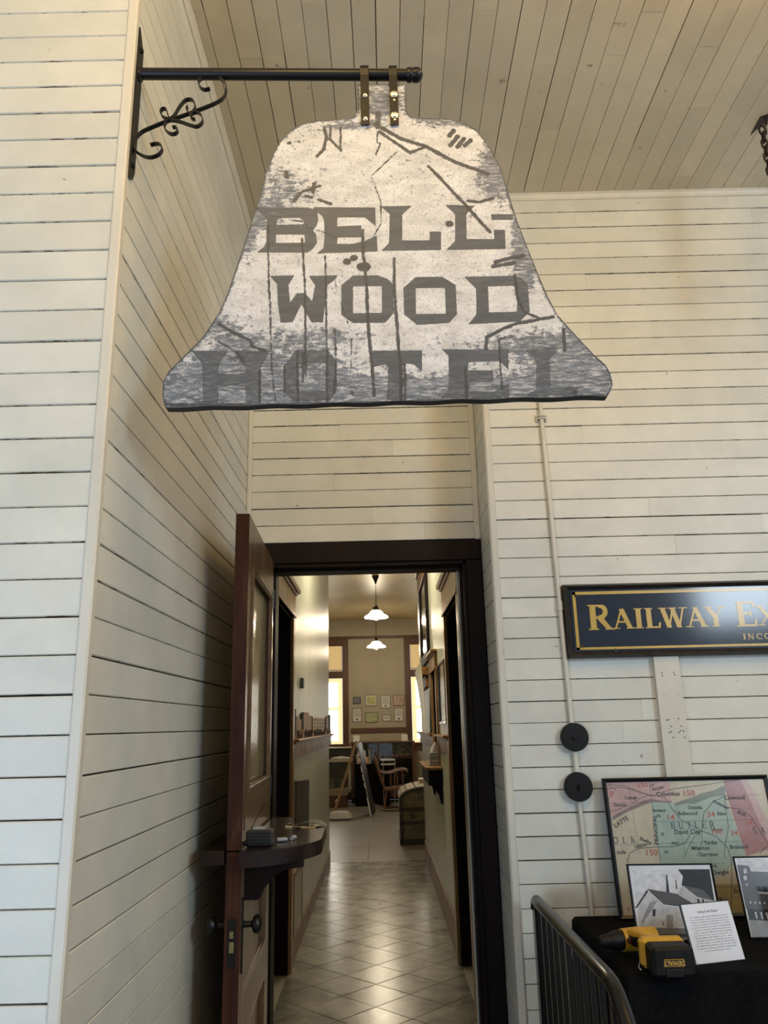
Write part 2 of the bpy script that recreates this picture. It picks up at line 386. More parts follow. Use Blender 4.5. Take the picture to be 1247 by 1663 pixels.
S('trim_7', cove(MB(), (XR, Y3, ZC), (XR, Y2, ZC), 0.045, 0.04, (-1, 0, 0)), M['trim'])
S('trim_8', cove(MB(), (XR, Y2, ZC), (3.4, Y2, ZC), 0.045, 0.04, (0, -1, 0)), M['trim'])
S('trim_9', cove(MB(), (-2.6, Y1, ZC), (XL, Y1, ZC), 0.045, 0.04, (0, -1, 0)), M['trim'])

# front room floorboards
fl = S('floor', MB().box(-2.6, 3.4, -2.5, Y3 + 0.16, -0.05, -0.004), M['floorwood'])
FM = MB().box(0, 1, 0, 0.081, -0.01, 0).mesh('floorboard', M['floorwood'], smooth=False)
for i in range(72):
    o = bpy.data.objects.new('floorboard', FM); C.objects.link(o); o.parent = fl.o
    o.matrix_basis = Matrix.Translation((-2.6 + i * 0.0825, 3.90, 0)) @ Matrix.Rotation(-math.pi / 2, 4, 'Z') @ Matrix.Diagonal((6.3, 1, 1, 1))

# sign outline, letters, drips and worn areas in metres on the sign plane
BELL=[(-0.0486,3.2773),(-0.048,3.1938),(-0.0588,3.1688),(-0.0799,3.1589),(-0.1357,3.1563),(-0.1776,3.1554),(-0.2124,3.1438),(-0.2452,3.1197),(-0.2691,3.0873),(-0.2924,3.0306),(-0.3087,2.9825),(-0.3148,2.9426),(-0.3272,2.8857),(-0.3459,2.8161),(-0.3762,2.7029),(-0.3999,2.6145),(-0.4208,2.5569),(-0.4602,2.4864),(-0.5029,2.4382),(-0.5451,2.3906),(-0.5579,2.3634),(-0.5581,2.3224),(-0.5483,2.2985),(-0.2651,2.2922),(0.0006,2.2913),(0.2507,2.2934),(0.4381,2.292),(0.5714,2.2971),(0.5812,2.3019),(0.5894,2.3204),(0.5865,2.3547),(0.5763,2.379),(0.5505,2.4075),(0.5166,2.4539),(0.488,2.4936),(0.465,2.5264),(0.4435,2.5813),(0.4228,2.6517),(0.402,2.7271),(0.3796,2.8118),(0.3656,2.8784),(0.3544,2.9401),(0.3438,2.9885),(0.326,3.0336),(0.3077,3.0751),(0.2822,3.1131),(0.2555,3.1347),(0.2145,3.1505),(0.1658,3.154),(0.1171,3.1554),(0.0999,3.1643),(0.09,3.1814),(0.0927,3.2732)]
LETTERS=[('B',[(-0.333,2.8742),(-0.1887,2.8702),(-0.1757,2.8654),(-0.1628,2.8537),(-0.1608,2.8275),(-0.166,2.8091),(-0.1756,2.7994),(-0.1666,2.7862),(-0.1637,2.7611),(-0.1739,2.7413),(-0.1882,2.7289),(-0.3268,2.7334),(-0.3064,2.7503),(-0.3009,2.7648),(-0.3009,2.8388)],[[(-0.2737,2.8306),(-0.2693,2.8387),(-0.2112,2.8371),(-0.1982,2.8267),(-0.2014,2.8175),(-0.2738,2.8176)],[(-0.275,2.7869),(-0.198,2.7848),(-0.1963,2.7602),(-0.2747,2.7612)]]),('E',[(-0.1741,2.871),(-0.0047,2.8652),(-0.0046,2.8054),(-0.0337,2.8345),(-0.1086,2.8365),(-0.1094,2.8083),(-0.0438,2.8102),(-0.0437,2.7725),(-0.1083,2.7736),(-0.1101,2.7542),(-0.067,2.753),(-0.0349,2.7613),(-0.0026,2.7769),(-0.0011,2.7275),(-0.1437,2.7259),(-0.166,2.7247),(-0.1468,2.7424),(-0.1442,2.7753),(-0.1447,2.8271),(-0.1499,2.8422),(-0.1628,2.8537),(-0.1741,2.8653)],[]),('L',[(0.0109,2.8682),(0.0966,2.868),(0.0685,2.8413),(0.0654,2.7602),(0.1398,2.7582),(0.1408,2.7858),(0.1714,2.7842),(0.169,2.7274),(0.0079,2.7289),(0.03,2.7529),(0.034,2.8423)],[]),('L',[(0.1852,2.8685),(0.2676,2.8633),(0.2426,2.8366),(0.2394,2.7596),(0.3141,2.7576),(0.314,2.7865),(0.3446,2.7857),(0.3426,2.726),(0.1815,2.727),(0.2079,2.7543),(0.2118,2.8374)],[]),('-',[(0.3097,2.836),(0.3694,2.8331),(0.3683,2.8155),(0.3104,2.8171)],[]),('W',[(-0.2906,2.6614),(-0.2243,2.6615),(-0.2398,2.6316),(-0.2346,2.5805),(-0.2176,2.6074),(-0.1957,2.6075),(-0.1768,2.5824),(-0.1691,2.6298),(-0.1864,2.6587),(-0.1091,2.6584),(-0.1139,2.6478),(-0.136,2.6289),(-0.1409,2.5815),(-0.1488,2.5199),(-0.1789,2.5207),(-0.2049,2.5744),(-0.2279,2.522),(-0.2595,2.5221),(-0.2674,2.5778),(-0.2704,2.636)],[]),('O',[(-0.0681,2.6566),(-0.0019,2.6555),(0.023,2.6442),(0.0393,2.626),(0.0371,2.542),(0.0138,2.5143),(-0.0698,2.5154),(-0.1006,2.5404),(-0.0999,2.6279)],[[(-0.0685,2.6236),(0.0078,2.6226),(0.006,2.5435),(-0.0695,2.5448)]]),('O',[(0.0983,2.6475),(0.1692,2.6464),(0.2034,2.6207),(0.2028,2.5341),(0.1808,2.5095),(0.0971,2.5058),(0.0639,2.5378),(0.0645,2.6164)],[[(0.0972,2.6136),(0.1748,2.6127),(0.1733,2.5368),(0.0954,2.5381)]]),('D',[(0.2265,2.6449),(0.364,2.6444),(0.3843,2.6319),(0.3938,2.6157),(0.3934,2.5369),(0.3653,2.5085),(0.231,2.5043),(0.2534,2.5328),(0.2564,2.6074)],[[(0.2885,2.6137),(0.3584,2.6146),(0.3629,2.5769),(0.3603,2.5378),(0.2869,2.5377)]]),('H',[(-0.4905,2.4473),(-0.3939,2.4448),(-0.4176,2.4065),(-0.4183,2.3794),(-0.3464,2.3776),(-0.3468,2.3956),(-0.3718,2.4252),(-0.3739,2.4435),(-0.2848,2.442),(-0.3098,2.3947),(-0.3086,2.2984),(-0.3445,2.2993),(-0.3456,2.3454),(-0.4172,2.3472),(-0.4157,2.3012),(-0.4532,2.3021),(-0.459,2.4094)],[]),('O',[(-0.2471,2.4002),(-0.2193,2.4403),(-0.1363,2.4403),(-0.1132,2.4041),(-0.1137,2.3288),(-0.1306,2.3014),(-0.2198,2.3003),(-0.2483,2.3247)],[[(-0.2143,2.4029),(-0.1413,2.4045),(-0.1415,2.3259),(-0.2137,2.3278)]]),('T',[(-0.0233,2.4356),(0.1077,2.4329),(0.1056,2.3714),(0.0849,2.3935),(0.0619,2.3977),(0.0568,2.3943),(0.0524,2.2963),(0.0149,2.2973),(0.0187,2.3862),(0.0123,2.3954),(-0.0209,2.389)],[]),('E',[(0.1577,2.4353),(0.3306,2.4292),(0.3268,2.3716),(0.3054,2.3973),(0.2261,2.3957),(0.2235,2.3743),(0.288,2.3718),(0.2855,2.3403),(0.2232,2.3393),(0.2219,2.3145),(0.283,2.3112),(0.3252,2.334),(0.3228,2.2967),(0.1508,2.2976),(0.1723,2.3225),(0.1748,2.4154)],[]),('L',[(0.3735,2.4264),(0.4599,2.4285),(0.4344,2.3993),(0.4297,2.3188),(0.4998,2.3188),(0.4979,2.2973),(0.3711,2.2988),(0.3947,2.3179),(0.3998,2.3858),(0.3951,2.404)],[])]
CRACKS=[([(-0.2964,2.8167),(-0.2934,2.6782),(-0.2917,2.6282),(-0.2877,2.5787),(-0.2847,2.4942),(-0.2806,2.389),(-0.2699,2.3033)],0.00284),([(-0.2043,2.7739),(-0.2009,2.7113),(-0.1968,2.646),(-0.1956,2.6036),(-0.194,2.4919),(-0.1945,2.46),(-0.1919,2.3695)],0.00355),([(-0.1421,2.7172),(-0.1407,2.6315),(-0.1395,2.4904),(-0.138,2.434),(-0.1369,2.2948)],0.00284),([(-0.0408,2.7944),(-0.0404,2.7145),(-0.0337,2.6787),(-0.0356,2.6602),(-0.0316,2.6066),(-0.0309,2.5054),(-0.0277,2.4575),(-0.0213,2.3771),(-0.0185,2.3087)],0.00497),([(0.0426,2.7048),(0.0407,2.6323),(0.0427,2.5537),(0.046,2.4856),(0.048,2.4239),(0.0504,2.3978),(0.0492,2.2969)],0.00497),([(-0.1176,2.4995),(-0.1148,2.4041),(-0.1202,2.3181)],0.00284),([(-0.1171,2.6444),(-0.1003,2.5738),(-0.0862,2.5247),(-0.0726,2.4869),(-0.077,2.3786)],0.00128),([(0.0583,3.0432),(-0.0137,2.9663),(0.0102,2.885),(0.0103,2.8147),(-0.0122,2.7725)],0.00156),([(0.001,3.1378),(0.0732,3.0859),(0.1414,3.0592),(0.2215,3.004),(0.3083,2.9653)],0.00709),([(0.0116,3.1124),(0.096,3.0401),(0.1414,3.0592)],0.00567),([(0.1458,2.994),(0.2167,2.9002),(0.3042,2.7792)],0.00567),([(0.454,2.5203),(0.3994,2.5102),(0.3587,2.5041),(0.3242,2.4908),(0.2762,2.4655),(0.2727,2.4321)],0.00567),([(0.3617,2.644),(0.3632,2.5816),(0.3772,2.5377),(0.4214,2.515)],0.00426),([(-0.4213,2.5228),(-0.3851,2.4986),(-0.338,2.4726),(-0.3312,2.4548),(-0.2974,2.4416)],0.00567),([(-0.4212,2.473),(-0.3739,2.4419),(-0.3499,2.4098)],0.00355),([(0.3225,2.4642),(0.3077,2.4576),(0.3075,2.4033),(0.3064,2.3601),(0.3084,2.3174)],0.00355),([(0.0615,2.3958),(0.0601,2.2966)],0.00426),([(0.217,2.3831),(0.2162,2.3011)],0.00426),([(-0.2475,2.4002),(-0.2465,2.3111)],0.00284),([(-0.2145,2.4395),(-0.2127,2.2968)],0.00355),([(-0.3113,2.388),(-0.3096,2.2992)],0.00355),([(-0.2009,2.4321),(-0.1997,2.3525)],0.00355),([(0.4775,2.4832),(0.4757,2.4234)],0.00567),([(-0.1445,3.1325),(-0.1376,3.1001),(-0.1446,3.0591),(-0.1636,3.0351)],0.00567),([(-0.1254,3.133),(-0.128,3.0915),(-0.0965,3.0516)],0.00426),([(-0.0976,3.1311),(-0.0981,3.0578)],0.00355),([(0.0063,3.1105),(0.0039,3.0775),(0.0135,3.0731),(0.0005,3.0374)],0.00284),([(0.0094,3.1753),(0.0067,3.1292)],0.00993),([(0.2308,3.0897),(0.2098,3.0614)],0.00851),([(0.2476,3.0809),(0.2292,3.0568)],0.00851),([(0.2664,3.0763),(0.25,3.0603)],0.00851),([(0.2196,3.1107),(0.2085,3.0944)],0.00851),([(0.2494,2.8796),(0.2795,2.8749),(0.3189,2.8856)],0.00567),([(0.3135,2.6863),(0.3496,2.6973),(0.3889,2.7049)],0.00709),([(0.3056,2.6741),(0.3627,2.6831)],0.00709),([(-0.2407,2.8334),(-0.1987,2.8256),(-0.1886,2.8061),(-0.1502,2.7935),(-0.112,2.7714)],0.00213),([(-0.2026,2.9225),(-0.1568,2.9383)],0.00567),([(-0.1957,2.9076),(-0.1779,2.9012)],0.00567),([(-0.226,2.8927),(-0.211,2.916)],0.00709),([(-0.1721,2.9467),(-0.1754,2.9217)],0.00709),([(-0.2507,2.9869),(-0.2471,2.9687)],0.00709),([(-0.1602,2.8935),(-0.1273,2.8802)],0.00567),([(0.1939,2.8078),(0.1956,2.8078)],0.01277),([(-0.0845,2.6988),(-0.0828,2.6987)],0.01277),([(-0.0662,2.7096),(-0.0645,2.7095)],0.01277),([(-0.0452,2.6818),(-0.0337,2.6815)],0.01702),([(-0.0749,2.3173),(-0.0741,2.3173)],0.00709),([(-0.2431,3.0824),(-0.2414,3.0824)],0.00709),([(0.4893,2.306),(0.4909,2.3059)],0.00709)]
GRIME=[(-0.424,2.358,0.128,0.05,0.25),(-0.219,2.336,0.17,0.043,0.22),(0.032,2.313,0.213,0.026,0.3),(0.283,2.315,0.17,0.031,0.25),(0.488,2.326,0.099,0.043,0.3),(-0.346,2.391,0.085,0.085,0.15),(0.45,2.44,0.071,0.057,0.2),(-0.257,2.965,0.085,0.043,0.12),(0.307,3.0,0.05,0.057,0.15),(0.384,2.64,0.028,0.071,0.3),(-0.189,2.904,0.085,0.028,0.1),(-0.306,2.858,0.064,0.043,0.5),(-0.347,2.782,0.026,0.064,0.45),(0.386,2.714,0.031,0.113,0.5),(0.32,2.929,0.05,0.071,0.35),(0.346,3.029,0.043,0.057,0.3),(-0.265,2.32,0.369,0.064,0.32),(0.22,2.308,0.369,0.064,0.34),(-0.424,2.375,0.113,0.071,0.38),(0.492,2.369,0.113,0.085,0.42),(-0.187,2.413,0.099,0.057,0.3),(-0.156,2.482,0.128,0.031,0.25),(-0.331,2.46,0.085,0.043,0.2),(-0.24,2.945,0.078,0.057,0.17),(-0.085,3.134,0.099,0.017,0.35),(0.193,3.136,0.099,0.017,0.3),(0.021,3.215,0.071,0.057,0.5),(0.355,2.442,0.113,0.043,0.25),(0.117,2.955,0.085,0.071,0.08),(-0.413,2.515,0.057,0.043,0.3),(-0.019,2.938,0.085,0.085,0.05),(-0.224,3.096,0.057,0.043,0.12),(0.132,2.448,0.284,0.028,0.08),(-0.089,2.708,0.057,0.028,0.1)]
SCROLLS=[[(-0.4749,3.2878),(-0.4913,3.2842),(-0.5045,3.294),(-0.5091,3.3113),(-0.5006,3.3252),(-0.4777,3.3309),(-0.4519,3.3254),(-0.4334,3.3091),(-0.4274,3.2839),(-0.4342,3.2562),(-0.454,3.2382),(-0.4889,3.2207),(-0.5287,3.2034),(-0.5635,3.1892),(-0.5932,3.1778),(-0.6301,3.1607),(-0.6618,3.1435),(-0.6781,3.1229),(-0.6845,3.1051),(-0.678,3.0811),(-0.6569,3.0627),(-0.6342,3.0562),(-0.6122,3.0644),(-0.602,3.0819),(-0.6091,3.0985),(-0.6218,3.1019),(-0.6366,3.0978)],[(-0.5917,3.1976),(-0.5978,3.2177),(-0.6081,3.2204),(-0.6138,3.2089),(-0.6066,3.1934),(-0.5885,3.1853),(-0.5739,3.1956),(-0.5601,3.2258),(-0.5434,3.2485),(-0.5256,3.2495),(-0.5161,3.2338),(-0.5165,3.2154),(-0.5286,3.2004),(-0.5393,3.2145),(-0.5368,3.2267)],[(-0.577,3.1562),(-0.5669,3.1559),(-0.5613,3.1436),(-0.5708,3.1334),(-0.5861,3.1368),(-0.5995,3.1538),(-0.5979,3.1719),(-0.5858,3.1807),(-0.5577,3.1753),(-0.5269,3.1623),(-0.5065,3.1572),(-0.492,3.1719),(-0.4954,3.1933),(-0.5086,3.2059),(-0.5211,3.2032),(-0.5283,3.1943),(-0.5228,3.185),(-0.5139,3.1832)]]

# ------------------------------------------------------------------ main doorway casing (structure) and its half door
dc = S('trim_10', MB().bbox(-0.66, 0.471, Y3 - 0.022, Y3 + 0.012, E(0.775), E(0.877), 0.004), M['darkwood'])
S('trim_11', MB().bbox(0.392, 0.471, Y3 - 0.024, Y3 + 0.012, 0, E(0.775), 0.004), M['darkwood'])
S('trim_12', MB().bbox(-0.66, -0.585, Y3 - 0.020, Y3 + 0.012, 0, E(0.775), 0.004), M['darkwood'])
jm = MB().box(-0.60, -0.560, Y3, Y3 + 0.16, 0, E(0.79)); jm.box(0.379, 0.46, Y3 - 0.01, Y3 + 0.16, 0, E(0.79)); jm.box(-0.60, 0.46, Y3 - 0.01, Y3 + 0.16, E(0.760), E(0.79))
jm.box(-0.56, -0.545, Y3 + 0.05, Y3 + 0.16, 0, E(0.76)); jm.box(0.365, 0.379, Y3 + 0.05, Y3 + 0.16, 0, E(0.76)); jm.box(-0.56, 0.379, Y3 + 0.05, Y3 + 0.16, E(0.748), E(0.76))
S('trim_13', jm, M['darkwood'])

# leaf coordinates: s = distance from the free edge (0..0.92), t = out of the right face, z
LA = Vector((-0.504, 2.81, 0)); LBv = Vector((-0.544, 3.725, 0)); LD = (LBv - LA); LW = LD.length; LD.normalize(); LN = Vector((LD.y, -LD.x, 0))   # LN points right (+x)
LMX = Matrix(((LD.x, LN.x, 0, LA.x), (LD.y, LN.y, 0, LA.y), (0, 0, 1, 0), (0, 0, 0, 1)))
def leafpart(fn):
    mb = MB(); fn(mb); return mb.xform(LMX)
TK = 0.050
door = Thing('door_1', 'open dark varnished half door with textured glass upper leaf and shelf on its lower leaf', 'door', (LBv.x, LBv.y, 0), kind='structure')
ZT = E(0.777); ZS = E(-0.392)
def stile(s0, s1, z0, z1, m=M['doorwood'], nm='stile'):
    mb = MB(); mb.box(s0, s1, -TK, 0, z0, z1); door.part(nm, mb.xform(LMX), m, smooth=False)
ESP = 0.105
# upper leaf
up = [('stile', 0.004, ESP, ZS, ZT), ('stile', LW - 0.115, LW, ZS, ZT), ('top_rail', ESP, LW - 0.115, E(0.60), ZT), ('middle_rail', ESP, LW - 0.115, ZS, E(-0.215))]
for nm, a, b, z0, z1 in up: stile(a, b, z0, z1, nm=nm)
# red-brown lock edge, upper and lower
mb = MB(); mb.box(0, 0.004, -TK, 0, ZS, ZT); door.part('door_edge', mb.xform(LMX), M['edgewood'], label='worn red brown edge of the upper leaf', smooth=False)
mb = MB(); mb.box(0, 0.004, -TK, 0, 0.012, ZS - 0.006); le = door.part('door_edge', mb.xform(LMX), M['edgewood'], smooth=False)
glassm = mat('obscured_glass_gold_reflection', (0.20, 0.150, 0.070), (0.40, 0.31, 0.15), 90, (1, 1, 0.22), 0.2, bump=1.0, bscale=90, coat=0.2, spec=0.6)  # amber base colour stands in for the golden reflection in the pane
mb = MB(); mb.box(ESP, LW - 0.115, -0.030, -0.022, E(-0.215), E(0.60)); door.part('glass_pane', mb.xform(LMX), glassm, smooth=False)
gm = mat('door_glazing_bead_wood', (0.12, 0.065, 0.028), (0.20, 0.12, 0.055), 20, rough=0.28, coat=0.2)
for t0, sg in ((0, 1), (-TK, -1)):
    for a, b, c, d in ((ESP, E(-0.215), LW - 0.115, E(0.60)),):
        for (x0, z0, x1, z1) in ((a, b, c, b), (a, d, c, d), (a, b, a, d), (c, b, c, d)):
            mb = MB()
            for wd, pr in ((0.020, 0.004), (0.012, 0.009)):
                cx = (a + c) / 2; cz = (b + d) / 2
                if z0 == z1:
                    i = 1 if z0 < cz else -1; mb.box(x0, x1, t0 - 0.006 * sg, t0 + sg * pr, z0 + i * (0.024 - wd) * 0.5, z0 + i * wd)
                else:
                    i = 1 if x0 < cx else -1; mb.box(x0 + i * (0.024 - wd) * 0.5, x0 + i * wd, t0 - 0.006 * sg, t0 + sg * pr, z0, z1)
            door.part('glazing_bead', mb.xform(LMX), gm, smooth=False)
mb = MB(); mb.box(0.045, 0.052, 0, 0.0015, E(-0.335), E(-0.29)); door.part('keyhole', mb.xform(LMX), M['black'], smooth=False)
mb = MB(); mb.lathe([(0.006, 0), (0.006, 0.006), (0.010, 0.012), (0.010, 0.016), (0.004, 0.019)], (0.018, 0, E(-0.372)), 'y', 12); door.part('bolt_knob', mb.xform(LMX), M['iron'])
# lower leaf: stiles, rails, panels
for nm, a, b, z0, z1 in (('stile', 0.004, 0.115, 0.012, ZS - 0.006), ('stile', LW - 0.115, LW, 0.012, ZS - 0.006), ('top_rail', 0.115, LW - 0.115, E(-0.50), ZS - 0.006), ('middle_rail', 0.115, LW - 0.115, E(-0.98), E(-0.86)), ('bottom_rail', 0.115, LW - 0.115, 0.012, 0.20)):
    stile(a, b, z0, z1, nm=nm)
for z0, z1 in ((E(-0.86), E(-0.50)), (0.20, E(-0.98))):
    mb = MB(); mb.box(0.115, LW - 0.115, -0.034, -0.016, z0, z1); pn = door.part('door_panel', mb.xform(LMX), M['doorwood'], smooth=False)
    for (x0, za, x1, zb) in ((0.115, z0, LW - 0.115, z0), (0.115, z1, LW - 0.115, z1), (0.115, z0, 0.115, z1), (LW - 0.115, z0, LW - 0.115, z1)):
        mb = MB()
        if za == zb: i = 1 if za == z0 else -1; mb.box(x0, x1, -0.02, 0.0, za, za + i * 0.010); mb.box(x0, x1, -0.02, -0.008, za, za + i * 0.018)
        else: i = 1 if x0 == 0.115 else -1; mb.box(x0, x0 + i * 0.010, -0.02, 0.0, za, zb); mb.box(x0, x0 + i * 0.018, -0.02, -0.008, za, zb)
        door.part('panel_moulding', mb.xform(LMX), gm, parent=pn, smooth=False)
# lock, escutcheons, knobs
mb = MB(); mb.box(-0.0015, 0.002, -TK * 0.78, -TK * 0.22, E(-0.745), E(-0.60)); lk = door.part('lock_plate', mb.xform(LMX), M['iron'], smooth=False)
brass = mat('worn_brass', (0.30, 0.25, 0.12), (0.42, 0.36, 0.18), 90, rough=0.4, metal=0.9)
mb = MB(); mb.box(-0.012, -0.001, -TK * 0.62, -TK * 0.38, E(-0.655), E(-0.635)); door.part('latch', mb.xform(LMX), brass, parent=lk, smooth=False)
mb = MB(); mb.box(-0.0025, -0.001, -TK * 0.66, -TK * 0.36, E(-0.70), E(-0.668)); door.part('dead_bolt', mb.xform(LMX), brass, parent=lk, smooth=False)
for sg, t0 in ((1, 0.0), (-1, -TK)):
    mb = MB(); zc = E(-0.66)
    poly = [(0.045, zc - 0.10), (0.052, zc - 0.115), (0.060, zc - 0.10), (0.064, zc - 0.07), (0.064, zc + 0.07), (0.060, zc + 0.10), (0.052, zc + 0.115), (0.044, zc + 0.10), (0.040, zc + 0.07), (0.040, zc - 0.07)]
    mb.prism(poly, t0, t0 + sg * 0.005, 'xz'); es = door.part('escutcheon', mb.xform(LMX), M['iron'], smooth=False)
    mb = MB(); pr = [(0.014, 0), (0.014, 0.006), (0.010, 0.010), (0.009, 0.030), (0.013, 0.034), (0.024, 0.038), (0.029, 0.047), (0.029, 0.052), (0.024, 0.060), (0.012, 0.065), (0.002, 0.066)]
    mb.lathe([(r, t0 + sg * h) for r, h in pr], (0.052, 0, E(-0.628)), 'y', 24); door.part('door_knob', mb.xform(LMX), M['iron'])
# hinges
for zz in (E(0.60), E(-0.25), E(-0.6), E(-1.25)):
    mb = MB(); mb.tube([(LW + 0.006, 0.0, zz - 0.045), (LW + 0.006, 0.0, zz + 0.045)], 0.007, 8); door.part('hinge', mb.xform(LMX), M['iron'])
# shelf fixed across the top of the lower leaf
def arc(pts, n=6):
    out = []
    P = [Vector(p) for p in pts]
    for i in range(len(P) - 1):
        p0 = P[max(i - 1, 0)]; p1 = P[i]; p2 = P[i + 1]; p3 = P[min(i + 2, len(P) - 1)]
        for k in range(n):
            t = k / n; out.append(0.5 * ((2 * p1) + (-p0 + p2) * t + (2 * p0 - 5 * p1 + 4 * p2 - p3) * t * t + (-p0 + 3 * p1 - 3 * p2 + p3) * t ** 3))
    out.append(P[-1]); return out
sh = [(-0.498, 2.722)] + [tuple(p) for p in arc([(-0.47, 2.722), (-0.40, 2.752), (-0.335, 2.81), (-0.285, 2.89), (-0.262, 2.945)])] + [(-0.252, 2.99), (-0.268, 3.42), (-0.30, 3.56), (-0.42, 3.70), (-0.535, 3.72)]
mb = MB(); mb.prism(sh, E(-0.433), E(-0.385), 'xy'); door.part('shelf', mb, M['shelfwood'], smooth=True)
sl = [(-0.560, 2.80), (-0.635, 2.80), (-0.645, 2.86), (-0.655, 3.1), (-0.63, 3.35), (-0.598, 3.55), (-0.585, 3.6)]
mb = MB(); mb.prism(sl, E(-0.435), E(-0.39), 'xy'); door.part('shelf', mb, M['shelfwood'])
mb = MB(); mb.prism([(-0.497, E(-0.433)), (-0.30, E(-0.433)), (-0.30, E(-0.452)), (-0.36, E(-0.458)), (-0.40, E(-0.48)), (-0.43, E(-0.515)), (-0.445, E(-0.545)), (-0.455, E(-0.55)), (-0.497, E(-0.55))], 2.835, 2.865, 'xz')
door.part('shelf_bracket', mb, M['darkwood'], smooth=False)
mb = MB(); mb.prism([(-0.53, E(-0.433)), (-0.31, E(-0.433)), (-0.31, E(-0.452)), (-0.38, E(-0.46)), (-0.43, E(-0.50)), (-0.45, E(-0.545)), (-0.53, E(-0.545))], 3.55, 3.58, 'xz')
door.part('shelf_bracket', mb, M['darkwood'], smooth=False)

# things on the shelf
ZH = E(-0.385)
t = Thing('portable_radio', 'small dark box radio with a raised antenna on the door shelf', 'radio', (-0.455, 2.87, ZH))
dkm = mat('dark_brown_case', (0.02, 0.018, 0.016), (0.035, 0.03, 0.026), 80, (1, 1, 3), 0.4)
mb = MB(); mb.bbox(-0.495, -0.405, 2.83, 2.885, ZH, ZH + 0.052, 0.006); t.part('body', mb, dkm)
mb = MB(); mb.bbox(-0.474, -0.433, 2.84, 2.875, ZH + 0.052, ZH + 0.060, 0.002); t.part('control_pad', mb, mat('grey_pad', (0.35, 0.35, 0.34), rough=0.3))
mb = MB(); mb.tube([(-0.484, 2.86, ZH + 0.05), (-0.455, 2.865, ZH + 0.105), (-0.435, 2.87, ZH + 0.135)], 0.0014, 6); t.part('antenna', mb, M['iron'])
mb = MB()
for k in range(4): mb.box(-0.486, -0.412, 2.827, 2.831, ZH + 0.010 + k * 0.010, ZH + 0.014 + k * 0.010)
t.part('speaker_grille', mb, M['iron'], smooth=False)
for i, (x, y, a, lb) in enumerate(((-0.385, 2.935, 0.2, 'silver and white battery lying by the radio, nearer the radio'), (-0.350, 2.975, 1.35, 'silver and white battery lying by the radio, nearer the shelf edge'))):
    t = Thing('battery', lb, 'battery', (x, y, ZH + 0.0075), group='batteries on the door shelf')
    dx, dy = math.cos(a) * 0.017, math.sin(a) * 0.017
    mb = MB(); mb.tube([(x - dx, y - dy, ZH + 0.0075), (x + dx, y + dy, ZH + 0.0075)], 0.007, 14); t.part('casing', mb, mat('battery_wrap', (0.45, 0.45, 0.48), rough=0.3, metal=0.3))
    mb = MB(); mb.tube([(x + dx, y + dy, ZH + 0.0075), (x + dx * 1.14, y + dy * 1.14, ZH + 0.0075)], 0.003, 10); t.part('terminal', mb, M['steel'])
t = Thing('sign_holder', 'clear acrylic sign holder with a brown sheet standing on the door shelf', 'sign holder', (-0.36, 3.38, ZH))
mb = MB(); mb.box(-0.375, -0.372, 3.38, 3.50, ZH + 0.004, ZH + 0.175); mb.box(-0.3685, -0.3655, 3.38, 3.50, ZH + 0.004, ZH + 0.175)
mb.xform(Matrix.Translation((-0.37, 3.44, 0)) @ Matrix.Rotation(math.radians(-22), 4, 'Z') @ Matrix.Translation((0.37, -3.44, 0)))
t.part('panel', mb, M['acrylic'], smooth=False)
mb = MB(); mb.box(-0.3718, -0.3688, 3.383, 3.497, ZH + 0.008, ZH + 0.170)
mb.xform(Matrix.Translation((-0.37, 3.44, 0)) @ Matrix.Rotation(math.radians(-22), 4, 'Z') @ Matrix.Translation((0.37, -3.44, 0)))
t.part('sheet', mb, mat('brown_sheet', (0.055, 0.028, 0.022), (0.075, 0.038, 0.03), 30, rough=0.5, spec=0.2), smooth=False)
mb = MB(); pts = [(-0.43, 3.36), (-0.30, 3.30), (-0.265, 3.34), (-0.33, 3.46), (-0.42, 3.46)]
mb.prism(pts, ZH + 0.0005, ZH + 0.004, 'xy'); mb.tube([(p[0], p[1], ZH + 0.004) for p in pts], 0.0025, 6, closed=True)
t.part('base', mb, M['acrylic'])

# ------------------------------------------------------------------ hanging bell sign
def pin(poly, X, Z):
    ins = np.zeros(X.shape, bool); n = len(poly)
    for i in range(n):
        x0, z0 = poly[i]; x1, z1 = poly[(i + 1) % n]
        if z0 == z1: continue
        c = ((z0 > Z) != (z1 > Z)) & (X < (x1 - x0) * (Z - z0) / (z1 - z0) + x0); ins ^= c
    return ins
def segd(a, b, X, Z):
    dx, dz = b[0] - a[0], b[1] - a[1]; l = dx * dx + dz * dz + 1e-12
    t = np.clip(((X - a[0]) * dx + (Z - a[1]) * dz) / l, 0, 1)
    return np.hypot(X - a[0] - t * dx, Z - a[1] - t * dz)
zb = [z for x, z in BELL]; z_lo = E(0.790); z_hi = max(zb) - 0.0005
SH = 0.0     # bottom edge is level
NR, NC = 330, 300
YS = 1.83; TS = 0.028
rows = []
for i in range(NR + 1):
    z = z_lo + (z_hi - z_lo) * i / NR; xs = []
    for k in range(len(BELL)):
        (x0, z0), (x1, z1) = BELL[k], BELL[(k + 1) % len(BELL)]
        zz = min(max(z, min(zb) + 0.004), z_hi)
        if (z0 > zz) != (z1 > zz): xs.append(x0 + (x1 - x0) * (zz - z0) / (z1 - z0))
    rows.append((min(xs), max(xs)))
